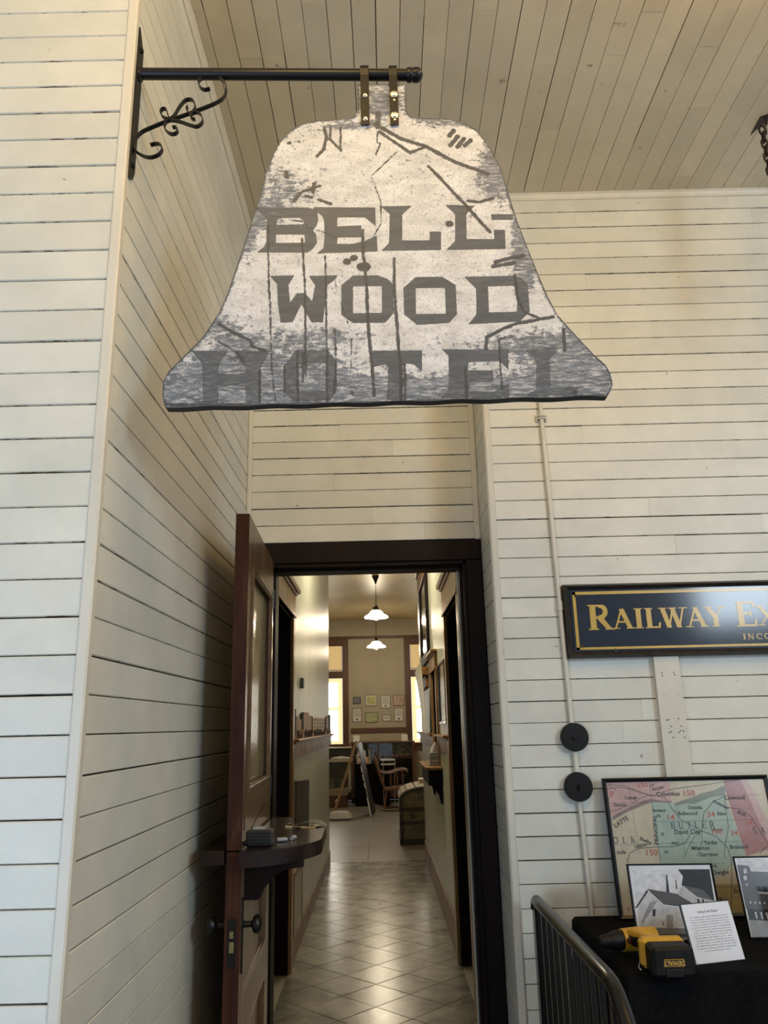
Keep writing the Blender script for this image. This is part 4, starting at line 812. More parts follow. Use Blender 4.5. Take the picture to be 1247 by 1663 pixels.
# cloth: top, rounded edge, hanging folds
def cloth_ring(h, o_):
    pts = []; x0, x1, y0, y1 = 0.71, 3.11, 2.645, 3.372
    seq = [(x0, y1)] + [(x0, y1 + (y0 - y1) * k / 24) for k in range(1, 25)] + [(x0 + (x1 - x0) * k / 80, y0) for k in range(1, 81)] + [(x1, y0 + (y1 - y0) * k / 24) for k in range(1, 25)]
    for i, (x, y) in enumerate(seq):
        nx = -1 if x == x0 else (1 if x == x1 else 0); ny = -1 if y == y0 else 0
        f = o_ * (0.010 + 0.016 * math.sin(i * 0.9) + 0.010 * math.sin(i * 0.37 + 1)); e = o_ * 0.03
        pts.append((x + nx * (e + f), y + ny * (e + f), h))
    return pts
rings = [cloth_ring(TZ, 0), cloth_ring(TZ - 0.012, 0.25), cloth_ring(TZ - 0.2, 0.55), cloth_ring(TZ - 0.45, 0.9), cloth_ring(0.01, 1.2)]
mb = MB(); n = len(rings[0]); vs = [p for r in rings for p in r]
fs = [tuple(range(n))] + [(r * n + i, (r + 1) * n + i, (r + 1) * n + i + 1, r * n + i + 1) for r in range(4) for i in range(n - 1)]
mb.add(vs, fs); ct = Thing('tablecloth', 'black cloth draped over the display table by the railing', 'tablecloth', (1.9, 3.0, TZ), mb=mb, m=M['cloth'])

def lean(t, name, mb, m, base, ang, yaw=0, roll=0, **k):
    """part given in a flat local frame (x right, z up, y toward the wall, origin at its lower left), tipped back by ang"""
    mx = Matrix.Translation(base) @ Matrix.Rotation(yaw, 4, 'Z') @ Matrix.Rotation(-ang, 4, 'X') @ Matrix.Rotation(roll, 4, 'Y')
    return t.part(name, mb.xform(mx), m, **k)
def clip(poly, x0, x1, z0, z1):
    for ax, v, sg_ in ((0, x0, 1), (0, x1, -1), (1, z0, 1), (1, z1, -1)):
        out = []
        for i in range(len(poly)):
            a, b = poly[i], poly[(i + 1) % len(poly)]; ia = (a[ax] - v) * sg_ >= 0; ib = (b[ax] - v) * sg_ >= 0
            if ia: out.append(a)
            if ia != ib:
                q = (v - a[ax]) / (b[ax] - a[ax]); out.append((a[0] + (b[0] - a[0]) * q, a[1] + (b[1] - a[1]) * q))
        poly = out
        if not poly: break
    return poly
def flat(mb, poly, y):
    if len(poly) < 3: return mb
    tr = tessellate_polygon([[Vector((p[0], p[1], 0)) for p in poly]])
    return mb.add([(p[0], y, p[1]) for p in poly], [tuple(x) for x in tr])

# big framed county map, leaning on the wall
MW, MH = 0.675, 0.515; FW = 0.016
t = Thing('framed_map', 'black framed county railroad map leaning behind the photos on the black table', 'map', (0.863 + MW / 2, 3.33, TZ))
ba = (0.863, 3.295, TZ + 0.001); an = math.radians(8); ro = 0.0
def L1(nm, mb, m, **k): return lean(t, nm, mb, m, ba, an, 0, ro, **k)
mb = MB(); mb.frame(0, MW, 0, MH, FW, -0.012, 0.006, 0.3); L1('frame', mb, M['frameblack'], smooth=False)
mb = MB(); mb.box(0.004, MW - 0.004, 0.001, 0.005, 0.004, MH - 0.004); L1('backing', mb, M['ink'], smooth=False)
# map content: pixel measurements in a 1247x1080 enlargement, turned into the sheet's own millimetres
def mp(u, v): return (FW + (u - 45 - (v - 70) * 0.108) / 1190 * (MW - 2 * FW) * 1.0, MH - FW - (v - 68) / 985 * (MH - 2 * FW))
I0, I1, J0, J1 = FW, MW - FW, FW, MH - FW
def region(poly, y): return flat(MB(), clip([mp(*p) for p in poly], I0, I1, J0, J1), y)
def paper(n, c, c2): return mat(n, c, c2, 18, rough=0.22, spec=0.35)
sheet = paper('map_cream_paper', (0.46, 0.40, 0.27), (0.52, 0.46, 0.33))
pink = paper('map_pink', (0.46, 0.29, 0.26), (0.52, 0.35, 0.31)); green = paper('map_pale_green', (0.30, 0.37, 0.30), (0.36, 0.43, 0.35))
rose = paper('map_rose', (0.33, 0.16, 0.15), (0.38, 0.20, 0.19)); tan = paper('map_tan', (0.33, 0.27, 0.13), (0.37, 0.31, 0.16)); grn2 = paper('map_river_grey', (0.16, 0.19, 0.14), (0.22, 0.24, 0.18))
riv = paper('map_river_mauve', (0.22, 0.15, 0.14), (0.27, 0.19, 0.18))
L1('sheet', region([(0, 0), (1500, 0), (1500, 1200), (0, 1200)], -0.0005), sheet, smooth=False)
for nm, m_, py, yy in (('county', pink, [(0, 0), (520, 0), (535, 240), (385, 215), (90, 330), (0, 340)], -0.0008),
                    ('county', green, [(385, 225), (560, 240), (700, 190), (930, 190), (1060, 640), (800, 830), (450, 830), (430, 640), (400, 420)], -0.0008),
                    ('county', rose, [(930, 60), (1060, 60), (1247, 500), (1247, 600), (1060, 650), (1000, 400), (950, 180)], -0.0008),
                    ('county', pink, [(1060, 60), (1110, 60), (1300, 560), (1247, 600)], -0.0009),
                    ('county', tan, [(760, 850), (1080, 850), (1100, 1200), (780, 1200)], -0.0009),
                    ('river', grn2, [(690, 200), (760, 170), (850, 150), (930, 115), (945, 130), (935, 190), (830, 200), (700, 250), (650, 245), (560, 262), (560, 240)], -0.0011),
                    ('river', riv, [(90, 330), (200, 270), (330, 212), (385, 205), (480, 222), (535, 225), (535, 238), (380, 228), (300, 260), (180, 310), (90, 362)], -0.0011)):
    L1(nm, region(py, yy), m_, smooth=False)
ln = MB()
def mline(pts, w, y=-0.0014):
    P = [mp(*p) for p in pts]; P = [(p[0], p[1]) for p in P]
    for q in thick_line(P, w):
        cq = clip(q, I0, I1, J0, J1)
        if len(cq) > 2: flat(ln, cq, y)
for pl, w_ in (([(50, 120), (150, 105), (250, 130), (380, 178), (550, 130), (750, 108), (920, 88), (1247, 40)], 0.0016), ([(60, 300), (220, 250), (300, 198), (380, 170)], 0.0016), ([(60, 85), (180, 97), (300, 150), (380, 178), (480, 190), (540, 290), (600, 370), (745, 455)], 0.0018),
               ([(190, 680), (210, 610), (280, 575), (400, 568), (540, 568), (620, 545), (660, 480), (745, 458), (770, 320), (850, 232), (930, 200)], 0.0019), ([(745, 455), (850, 500), (930, 590), (950, 690), (945, 780), (930, 950), (925, 1060)], 0.0019), ([(600, 660), (640, 580), (690, 500), (745, 455)], 0.0014), ([(700, 640), (745, 540), (745, 455)], 0.0014),
               ([(850, 232), (930, 280), (1050, 300), (1120, 360), (1180, 480), (1230, 570)], 0.0017), ([(930, 195), (945, 440), (905, 590), (900, 660)], 0.0014), ([(1160, 640), (1200, 590), (1247, 570)], 0.0015), ([(50, 215), (120, 120), (50, 90)], 0.001),
               ([(75, 230), (380, 232)], .0007), ([(95, 545), (1050, 540)], .0007), ([(420, 378), (1000, 378)], .0007), ([(780, 870), (1080, 870)], .0011), ([(780, 945), (1080, 945)], .0008), ([(385, 225), (450, 830)], .001), ([(240, 300), (290, 640)], .0006), ([(560, 260), (620, 640)], .0006), ([(215, 90), (230, 230)], .0006), ([(370, 70), (385, 225)], .0008), ([(770, 700), (900, 700)], .0007), ([(930, 190), (1190, 190)], .0008), ([(1000, 378), (1200, 378)], .0007)):
    mline(pl, w_)
L1('map_line', ln, M['ink'], smooth=False)
big = MB()
for s_, u, v, h, sp_ in (('BUTLER', 520, 438, 0.026, 0.011), ('OLK', 92, 535, 0.024, 0.016), ('SA', 1125, 490, 0.026, 0.012)):
    x_, z_ = mp(u, v); serif_word(big, s_, x_, z_, h, -0.0015, T=0.13, t=0.05, sx=0.95, sp=sp_)
L1('place_name', big, mat('grey_map_lettering', (0.05, 0.06, 0.06), rough=0.4), kind='stuff', smooth=False)
lab = MB(); red = MB()
for s_, u, v, sz, r_, b_ in (('Columbus', 510, 168, .020, 0, 0), ('David City', 640, 462, .021, 0, 0), ('Bellwood', 650, 322, .018, 0, 0), ('Octavia', 705, 278, .016, 0, 0), ('Duncan', 150, 245, .015, 0, 0), ('Cayuga', 230, 190, .015, 0, 0), ('Ulysses', 860, 450, .013, 0, 0), ('Yanka', 805, 545, .018, 0, 0), ('Millerton', 730, 585, .017, 0, 0), ('Garrison', 785, 632, .018, 0, 0), ('Brainard', 1010, 582, .018, 0, 0), ('Dwight', 865, 765, .019, 0, 0), ('Ware', 800, 715, .016, 0, 0), ('Bee', 875, 962, .020, 0, 0), ('Sur', 975, 900, .018, 0, 0), ('Linwood', 1010, 210, .020, 0, 0), ('Abie', 900, 330, .017, 0, 0), ('cola', 150, 600, .019, 0, 0), ('PACIFIC', 440, 125, .013, .2, 0), ('UNION', 295, 558, .013, .15, 0), ('PAC.', 550, 545, .013, 0, 0), ('PRINCIPAL', 408, 440, .020, 1.5, 0), ('CHICAGO', 900, 262, .012, -.5, 0), ('BUR.', 1055, 335, .016, -.45, 0), ('17', 390, 102, .016, 0, 0), ('16', 432, 335, .014, 0, 0), ('15', 455, 475, .015, 0, 0), ('14', 475, 608, .015, 0, 0), ('LATTE', 155, 375, .020, .5, 0), ('Shelby', 330, 520, .016, -.4, 0), ('Richland', 440, 295, .013, 0, 0)):
    x_, z_ = mp(u, v); merge(lab, text_mb(s_, sz * 1.15, x_, z_, -0.0015, r_, bold=0.0003))
for s_, u, v, sz in (('150', 320, 95, .026), ('150', 665, 168, .030), ('0', 85, 155, .026), ('14', 520, 350, .030), ('34', 822, 335, .030), ('150', 370, 610, .030), ('14', 1100, 405, .030), ('34', 985, 480, .026), ('160', 855, 465, .026), ('O', 195, 1010, .014)):
    x_, z_ = mp(u, v); merge(red, text_mb(s_, sz, x_, z_, -0.0016, 0, sx=1.15, bold=0.0003))
L1('place_name', lab, M['ink'], kind='stuff', smooth=False); L1('map_number', red, mat('map_red_number', (0.42, 0.08, 0.05), rough=0.4), kind='stuff', smooth=False)

# framed photograph of the depot building
grays = {}
def gray(v):
    k = round(v, 3)
    if k not in grays: grays[k] = mat('photo_grey', (v, v, v * 1.02), (v * 1.35, v * 1.35, v * 1.37), 45, rough=0.25, spec=0.4)
    return grays[k]
PW, PH = 0.300, 0.245
t = Thing('framed_photo', 'black framed photo of a gabled depot building on the black table', 'picture', (0.97, 3.0, TZ))
ba = (0.836, 2.985, TZ + 0.002); an = math.radians(13); ya = math.radians(-4)
def L2(nm, mb, m, **k): return lean(t, nm, mb, m, ba, an, ya, 0, **k)
def pp(u, v): return (0.008 + (u - 155 - (v - 690) * 0.28) / 580 * (PW - 0.016), PH - 0.006 - (v - 690 + (u - 150) * 0.065) / 480 * (PH - 0.012))
def preg(poly, y, W=PW, H=PH, f=pp): return flat(MB(), clip([f(*p) for p in poly], 0.008, W - 0.008, 0.006, H - 0.006), y)
mb = MB(); mb.frame(0, PW, 0, PH, 0.006, -0.005, 0.006, 0.4); L2('frame', mb, M['frameblack'], smooth=False)
mb = MB(); mb.box(0.002, PW - 0.002, 0.002, 0.005, 0.002, PH - 0.002); L2('backing', mb, M['ink'], smooth=False)
L2('print', preg([(0, 500), (1200, 500), (1200, 1500), (0, 1500)], -0.0005), M['photo_white'], smooth=False)
for nm, poly, v, y in (('sky', [(190, 720), (720, 690), (900, 1200), (330, 1300)], .50, -.0007), ('tree', [(505, 695), (725, 682), (775, 885), (690, 830), (540, 800), (545, 740)], .025, -.0009), ('ground', [(230, 1085), (880, 1060), (1000, 1400), (260, 1400)], .14, -.0008), ('track', [(260, 1130), (900, 1085), (910, 1100), (265, 1150)], .05, -.001), ('track', [(270, 1190), (930, 1130), (940, 1150), (275, 1215)], .05, -.001), ('roof', [(300, 835), (560, 860), (710, 945), (430, 930)], .075, -.001), ('roof', [(228, 970), (300, 835), (315, 850), (250, 960)], .06, -.001), ('wall', [(250, 970), (300, 850), (430, 932), (700, 950), (715, 1060), (290, 1080)], .42, -.0009), ('roof', [(545, 798), (690, 820), (775, 888), (660, 870)], .09, -.0012), ('wall', [(520, 860), (545, 800), (660, 868), (775, 888), (810, 990), (700, 980), (690, 940)], .38, -.0011), ('window', [(358, 965), (378, 963), (380, 1008), (362, 1010)], .04, -.0013), ('window', [(655, 880), (672, 880), (678, 905), (662, 905)], .04, -.0013), ('window', [(690, 870), (702, 870), (708, 920), (696, 920)], .04, -.0013), ('window', [(718, 905), (732, 905), (738, 950), (724, 950)], .04, -.0013), ('window', [(738, 895), (748, 895), (750, 915), (741, 915)], .04, -.0013), ('chimney', [(425, 735), (432, 735), (462, 850), (440, 848)], .03, -.0013), ('chimney', [(495, 765), (500, 765), (515, 825), (505, 825)], .04, -.0013), ('door', [(455, 995), (500, 990), (512, 1070), (468, 1075)], .22, -.0012), ('wall', [(435, 1040), (442, 1040), (444, 1062), (438, 1062)], .04, -.0013), ('dark_edge', [(330, 925), (385, 905), (300, 1060), (290, 1050)], .22, -.0011)):
    L2('printed_' + nm, preg(poly, y), gray(v), smooth=False)
mb = MB()
for q in thick_line([pp(300, 838), pp(428, 932), pp(708, 948)], 0.0022) + thick_line([pp(545, 800), pp(655, 870), pp(775, 890)], 0.0014) + thick_line([pp(228, 970), pp(300, 838)], 0.0016): flat(mb, q, -0.0014)
L2('printed_eaves', mb, M['white'], smooth=False)

# second framed photograph, cut by the frame's right side
PW2, PH2 = 0.34, 0.262
t = Thing('framed_photo', 'black framed photo of a dark brick building with a crowd, right of the card', 'picture', (1.38, 3.0, TZ))
ba = (1.226, 2.985, TZ + 0.002); an = math.radians(14)
def L3(nm, mb, m, **k): return lean(t, nm, mb, m, ba, an, math.radians(-2), 0, **k)
def p3(u, v): return (0.006 + (u - 545 - (v - 60) * 0.245) / 1680 * (PW2 - 0.012), PH2 - 0.006 - (v - 60 + (u - 540) * 0.06) / 1290 * (PH2 - 0.012))
mb = MB(); mb.frame(0, PW2, 0, PH2, 0.006, -0.005, 0.006, 0.4); L3('frame', mb, M['frameblack'], smooth=False)
mb = MB(); mb.box(0.002, PW2 - 0.002, 0.002, 0.005, 0.002, PH2 - 0.002); L3('backing', mb, M['ink'], smooth=False)
def r3(poly, y): return flat(MB(), clip([p3(*p) for p in poly], 0.006, PW2 - 0.006, 0.006, PH2 - 0.006), y)
L3('print', r3([(0, -300), (4000, -300), (4000, 1900), (0, 1900)], -0.0005), M['photo_white'], smooth=False)
for nm, poly, v, y in (('sky', [(580, 70), (3000, -60), (3000, 500), (600, 300)], .42, -.0006), ('wall', [(590, 170), (800, 175), (845, 270), (3000, 260), (3000, 900), (760, 890)], .065, -.0007), ('ground', [(800, 1050), (3200, 950), (3200, 1500), (870, 1340)], .20, -.0007), ('shadow', [(775, 890), (3000, 860), (3100, 1060), (815, 1060)], .012, -.0009), ('awning', [(950, 600), (3000, 610), (3000, 640), (990, 635)], .35, -.001)):
    L3('printed_' + nm, r3(poly, y), gray(v), smooth=False)
for k in range(7):
    u = 925 + k * 120; L3('printed_window', r3([(u, 515), (u + 75, 515), (u + 90, 590), (u + 12, 590)], -0.001), gray(.02), smooth=False)
mb = MB()
for k in range(9):
    u = 820 + k * 82; flat(mb, [p3(u, 765), p3(u + 26, 765), p3(u + 30, 800), p3(u + 6, 800)], -0.0012)
L3('printed_crowd', mb, gray(.5), smooth=False)
mb = MB()
for k in range(8):
    u = 905 + k * 95; flat(mb, [p3(u, 930), p3(u + 34, 930), p3(u + 58, 1040), p3(u + 34, 1040)], -0.0012)
L3('printed_crowd', mb, gray(.42), smooth=False)
mb = MB(); flat(mb, [p3(700, 250), p3(755, 220), p3(770, 300), p3(720, 320)], -0.0012); flat(mb, [p3(700, 360), p3(760, 340), p3(775, 410), p3(720, 430)], -0.0012); flat(mb, [p3(745, 480), p3(785, 475), p3(790, 505), p3(750, 510)], -0.0012)
L3('printed_light', mb, gray(.38), smooth=False)
# white block at the photo's right: another little card standing behind
t = Thing('text_card', 'small white card with a black edge at the right end of the table view', 'card', (1.40, 2.93, TZ))
mb = MB(); mb.box(0, 0.15, 0, 0.003, 0, 0.11); lean(t, 'backing', mb, M['ink'], (1.335, 2.90, TZ + 0.085), 0.25, smooth=False)
mb = MB(); mb.box(0.006, 0.15, -0.001, 0.0, 0.004, 0.104); lean(t, 'print', mb, M['white'], (1.335, 2.90, TZ + 0.085), 0.25, smooth=False)
mb = MB(); mb.bar((1.41, 2.93, TZ), (1.41, 2.905, TZ + 0.09), 0.03, 0.004); t.part('easel_leg', mb, M['ink'])

# typed card
CW, CH = 0.178, 0.166
t = Thing('text_card', 'white typed card titled Living in the Depot leaning before the depot photo', 'card', (1.04, 2.76, TZ))
ba = (0.938, 2.712, TZ + 0.002); an = math.radians(17); ya = math.radians(15)
def L4(nm, mb, m, **k): return lean(t, nm, mb, m, ba, an, ya, 0, **k)
mb = MB(); mb.bbox(-0.006, CW, 0.0, 0.004, -0.003, CH + 0.003, 0.001); L4('backing', mb, M['ink'], smooth=False)
mb = MB(); mb.box(0, CW - 0.002, -0.001, 0.0, 0, CH); L4('print', mb, M['white'], smooth=False)
L4('title', text_mb('Living in the Depot', 0.0095, CW / 2, CH - 0.024, -0.0014, bold=0.0001), M['ink'], smooth=False)
mb = MB(); rt = random.Random(3)
for k in range(14):
    full = CW * (0.42 if k < 13 else 0.28); z = CH - 0.040 - k * 0.0073; x = CW / 2 - full * rt.uniform(0.92, 1.0)
    xe = CW - x
    while x < xe:
        w_ = min(rt.uniform(0.003, 0.012), xe - x)
        for j in range(max(1, int(w_ / 0.0016))):
            hh = rt.uniform(0.0014, 0.0030); mb.add([(x + j * 0.0016, -0.0014, z), (x + j * 0.0016 + 0.0010, -0.0014, z), (x + j * 0.0016 + 0.0010, -0.0014, z + hh), (x + j * 0.0016, -0.0014, z + hh)], [(0, 1, 2, 3)])
        x += w_ + 0.0018
L4('paragraph', mb, mat('grey_print', (0.12, 0.12, 0.13), rough=0.5), smooth=False)
mb = MB(); mb.bar((1.03, 2.80, TZ), (1.03, 2.775, TZ + 0.10), 0.03, 0.003); t.part('easel_leg', mb, M['ink'])

# cordless drill lying on its side, battery toward the camera
yel = mat('tool_yellow_plastic', (0.50, 0.27, 0.02), (0.58, 0.32, 0.03), 30, rough=0.38); tb = mat('tool_black_rubber', (0.006, 0.006, 0.0065), (0.009, 0.009, 0.0095), 60, rough=0.5, spec=0.25)
t = Thing('cordless_drill', 'yellow and black cordless drill lying on the table beside the card', 'drill', (0.80, 2.70, TZ))
def rb(x0, x1, y0, y1, z0, z1, b=0.008): return MB().bbox(x0, x1, y0, y1, z0, z1, b)
mb = rb(0.764, 0.890, 2.58, 2.655, TZ + 0.002, TZ + 0.086, 0.010); t.part('battery', mb, tb)
gpm = mat('tool_black_gloss', (0.006, 0.006, 0.007), rough=0.3)
for za, zb_ in ((0.057, 0.080), (0.006, 0.026)): t.part('grip_panel', MB().bbox(0.800, 0.853, 2.5775, 2.582, TZ + za, TZ + zb_, 0.001), gpm)
mb = MB(); mb.box(0.797, 0.856, 2.5785, 2.5805, TZ + 0.0335, TZ + 0.0535); lbp = t.part('label_plate', mb, yel, smooth=False)
mb = MB(); mb.box(0.7985, 0.8545, 2.578, 2.5786, TZ + 0.0350, TZ + 0.0520); t.part('label_plate', mb, M['ink'], parent=lbp, smooth=False)
t.part('lettering', text_mb('DEWALT', 0.0180, 0.8265, TZ + 0.0435, 2.5776, rot=math.pi, sx=0.86, bold=0.0007), mat('label_yellow', (0.55, 0.33, 0.06), rough=0.4), parent=lbp, smooth=False)
mb = rb(0.752, 0.890, 2.650, 2.690, TZ + 0.008, TZ + 0.094, 0.012); t.part('foot', mb, yel)
mb = MB(); mb.tube([(0.830, 2.68, TZ + 0.050), (0.800, 2.74, TZ + 0.052), (0.785, 2.80, TZ + 0.052), (0.775, 2.83, TZ + 0.052)], [0.026, 0.021, 0.020, 0.024], 14); t.part('handle', mb, tb)
mb = MB(); mb.tube([(0.815, 2.71, TZ + 0.068), (0.795, 2.76, TZ + 0.070), (0.775, 2.82, TZ + 0.070)], [0.016, 0.012, 0.016], 10); t.part('handle_shell', mb, yel)
mb = MB(); mb.tube([(0.86, 2.855, TZ + 0.045), (0.80, 2.845, TZ + 0.045), (0.745, 2.835, TZ + 0.045)], [0.034, 0.036, 0.034], 18); t.part('motor_housing', mb, yel)
mb = MB(); mb.tube([(0.747, 2.836, TZ + 0.045), (0.728, 2.832, TZ + 0.045), (0.700, 2.826, TZ + 0.045)], [0.030, 0.031, 0.022], 16); t.part('clutch_collar', mb, tb)
mb = MB(); mb.tube([(0.702, 2.826, TZ + 0.045), (0.680, 2.822, TZ + 0.045), (0.668, 2.82, TZ + 0.045)], [0.021, 0.020, 0.012], 14); t.part('chuck', mb, tb)
mb = MB(); mb.tube([(0.765, 2.79, TZ + 0.052), (0.757, 2.80, TZ + 0.052)], [0.010, 0.008], 8); t.part('trigger', mb, M['edgewood'])
mb = MB(); mb.tube([(0.749, 2.66, TZ + 0.03), (0.744, 2.665, TZ + 0.012), (0.750, 2.662, TZ + 0.004)], 0.0025, 6); t.part('belt_hook', mb, M['steel'])

# ------------------------------------------------------------------ black tubular railing
t = Thing('railing', 'glossy black metal railing with round top rail in front of the display table', 'railing', (0.55, 2.3, 0))
RZ = E(-0.66); fx = (0.548, 3.28); nx_ = (0.566, 2.33)
pts = [(fx[0], fx[1] + 0.012, RZ - 0.03), (fx[0], fx[1] + 0.006, RZ - 0.008), (fx[0], fx[1] - 0.01, RZ)] + [(fx[0] + (nx_[0] - fx[0]) * k / 8, fx[1] + (nx_[1] - fx[1]) * k / 8, RZ) for k in range(1, 9)] + [(0.568, 2.29, RZ - 0.006), (0.570, 2.255, RZ - 0.022), (0.572, 2.22, RZ - 0.048), (0.576, 2.12, RZ - 0.13), (0.58, 2.0, RZ - 0.23), (0.585, 1.8, RZ - 0.40), (0.59, 1.55, RZ - 0.61)]
t.part('top_rail', MB().tube(pts, 0.021, 18), M['railmetal'])
t.part('post', MB().box(fx[0] - 0.014, fx[0] + 0.022, fx[1] - 0.03, fx[1] + 0.02, 0, RZ - 0.012), M['railmetal'], smooth=False)
t.part('post', MB().box(0.555, 0.582, 2.265, 2.295, 0, RZ - 0.012), M['railmetal'], smooth=False)
for k in range(9):
    y = 3.165 - k * 0.095; x = fx[0] + (nx_[0] - fx[0]) * (fx[1] - y) / (fx[1] - nx_[1])
    t.part('baluster', MB().box(x - 0.008, x + 0.008, y - 0.008, y + 0.008, 0.10, RZ - 0.012), M['railmetal'], smooth=False)
for k in range(5):
    y = 2.16 - k * 0.12; zt = RZ - 0.095 - (2.16 - y) * 0.84
    t.part('baluster', MB().box(0.568, 0.584, y - 0.008, y + 0.008, 0.0, zt - 0.01), M['railmetal'], smooth=False)
t.part('bottom_rail', MB().box(fx[0] - 0.01, 0.582, 2.28, 3.26, 0.09, 0.11), M['railmetal'], smooth=False)

# ------------------------------------------------------------------ hook and chains on the ceiling at the right
hk = Thing('ceiling_hook', 'dark iron hook plate driven into a ceiling board seam at the upper right', 'hook', (1.74, 2.95, ZC))
rust = mat('dark_rusty_iron', (0.012, 0.008, 0.007), (0.035, 0.021, 0.016), 60, rough=0.5, metal=0.3)
mb = MB(); mb.add([(1.738, 3.16, ZC - 0.001), (1.727, 3.02, ZC - 0.001), (1.722, 2.90, ZC - 0.001), (1.775, 2.87, ZC - 0.001), (1.750, 3.00, ZC - 0.001), (1.738, 3.16, ZC - 0.003), (1.727, 3.02, ZC - 0.010), (1.722, 2.90, ZC - 0.020), (1.775, 2.87, ZC - 0.020), (1.750, 3.00, ZC - 0.010)],
                  [(0, 1, 2, 3, 4), (9, 8, 7, 6, 5), (0, 5, 6, 1), (1, 6, 7, 2), (2, 7, 8, 3), (3, 8, 9, 4), (4, 9, 5, 0)]); hk.part('plate', mb, rust, smooth=False)
mb = MB(); mb.tube([(1.745, 2.90, ZC - 0.01), (1.745, 2.90, ZC - 0.05), (1.735, 2.90, ZC - 0.066), (1.72, 2.90, ZC - 0.06), (1.716, 2.90, ZC - 0.045)], 0.006, 8); hk.part('hook', mb, rust)
for cx_, cy_, lb, zt_ in ((1.722, 2.90, 'rusty hanging chain nearest the hook at the upper right', 0.062), (1.768, 2.885, 'second rusty chain hanging outside the first at the upper right', 0.055)):
    t = Thing('hanging_chain', lb, 'chain', (cx_, cy_, ZC), group='chains hanging from the ceiling hook')
    pz = ZC - zt_; 
    for k in range(18):
        z = pz - 0.024 - k * 0.036; pts = []
        for j in range(14):
            a = 2 * math.pi * j / 14; u = 0.0165 * math.cos(a); v = 0.0215 * math.sin(a) + (0.004 if math.sin(a) > 0 else -0.004)
            pts.append((cx_ + (u if k % 2 == 0 else u * 0.25), cy_ + (u * 0.25 if k % 2 == 0 else u), z + v))
        t.part('link', MB().tube(pts, 0.0052, 6, closed=True), rust)

# ================================================================== hallway and far room (own frame, hall=True)
HL, HR = -0.621, 0.49; Y4 = 3.92; YE = 9.67; HC = E(2.30); YB = 17.4
def H(name, mb, m, smooth=False): return S(name, mb, m, hall=True, smooth=smooth)
mb = MB(); mb.box(HL - 0.13, HL, Y4, 4.55, 0, HC); mb.box(HL - 0.13, HL, 4.55, 5.52, E(0.76), HC); mb.box(HL - 0.13, HL, 5.52, YE, 0, HC)
H('wall_hall_left', mb, M['hallwall'])
mb = MB(); mb.box(HR, HR + 0.13, Y4, 4.70, 0, HC); mb.box(HR, HR + 0.13, 4.70, 5.62, E(0.76), HC); mb.box(HR, HR + 0.13, 5.62, 6.78, 0, HC)
mb.box(HR, HR + 0.13, 6.78, 7.35, 0, E(-0.33)); mb.box(HR, HR + 0.13, 6.78, 7.35, E(0.45), HC); mb.box(HR, HR + 0.13, 7.35, YE, 0, HC)
H('wall_hall_right', mb, M['hallwall'])
mb = MB(); mb.box(-0.75, -0.56, Y3 + 0.122, Y4, 0, HC); mb.box(0.40, 0.62, Y3 + 0.122, Y4, 0, HC); mb.box(-0.56, 0.40, Y3 + 0.122, Y4, E(0.79), HC); H('wall_hall_front', mb, M['hallwall'])
H('ceiling_hall', MB().box(-0.75, 0.62, Y3 + 0.12, YE, HC, HC + 0.08), M['roomceil'])
# rooms behind the side doors; their darkness is painted on as black walls
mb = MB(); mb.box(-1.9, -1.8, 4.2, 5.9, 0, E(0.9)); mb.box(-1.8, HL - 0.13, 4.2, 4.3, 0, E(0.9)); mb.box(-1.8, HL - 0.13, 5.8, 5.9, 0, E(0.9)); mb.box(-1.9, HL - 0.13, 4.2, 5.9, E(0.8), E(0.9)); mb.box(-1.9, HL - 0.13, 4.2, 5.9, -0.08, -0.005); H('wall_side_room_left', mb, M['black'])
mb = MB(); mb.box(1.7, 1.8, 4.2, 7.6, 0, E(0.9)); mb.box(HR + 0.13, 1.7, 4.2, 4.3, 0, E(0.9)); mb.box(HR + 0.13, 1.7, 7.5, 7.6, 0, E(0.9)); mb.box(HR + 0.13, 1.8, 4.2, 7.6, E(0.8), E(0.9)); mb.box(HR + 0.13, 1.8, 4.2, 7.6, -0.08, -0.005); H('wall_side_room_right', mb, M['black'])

# marble floor tiles laid diagonally
fh = H('floor_hall', MB().box(-0.76, 0.63, Y3 + 0.02, YE, -0.06, -0.008), M['grout'])
DG = 0.39
def clip2(poly, x0, x1, y0, y1): return clip(poly, x0, x1, y0, y1)
TM = {}
for i in range(-3, 5):
    for j in range(-2, 40):
        cx_ = -0.06 + i * DG + (DG / 2 if j % 2 else 0); cy_ = Y3 + 0.14 + j * DG / 2; h = DG / 2 - 0.0018
        q = clip2([(cx_ - h, cy_), (cx_, cy_ - h), (cx_ + h, cy_), (cx_, cy_ + h)], HL + 0.001, HR - 0.001, Y3 + 0.021, YE - 0.003)
        if len(q) < 3: continue
        key = tuple((round(a - cx_, 3), round(b - cy_, 3)) for a, b in q)
        if key not in TM:
            n = len(q); loc_ = [(a - cx_, b - cy_) for a, b in q]; ins = [(a * 0.985, b * 0.985) for a, b in loc_]
            TM[key] = MB().add([(a, b, -0.010) for a, b in loc_] + [(a, b, -0.0008) for a, b in loc_] + [(a, b, 0) for a, b in ins],
                               [tuple(range(2 * n, 3 * n))] + [(k, (k + 1) % n, n + (k + 1) % n, n + k) for k in range(n)] + [(n + k, n + (k + 1) % n, 2 * n + (k + 1) % n, 2 * n + k) for k in range(n)]).mesh('tile', M['marble'], smooth=False)
        o = bpy.data.objects.new('tile', TM[key]); C.objects.link(o); o.parent = fh.o
        o.matrix_basis = Matrix.Translation((cx_, cy_, random.uniform(-0.0004, 0.0004))) @ Matrix.Rotation(random.uniform(-0.002, 0.002), 4, 'X')
S('trim_14', MB().box(-0.56, 0.379, Y3 - 0.02, Y3 + 0.022, -0.02, 0.012), M['darkwood'])
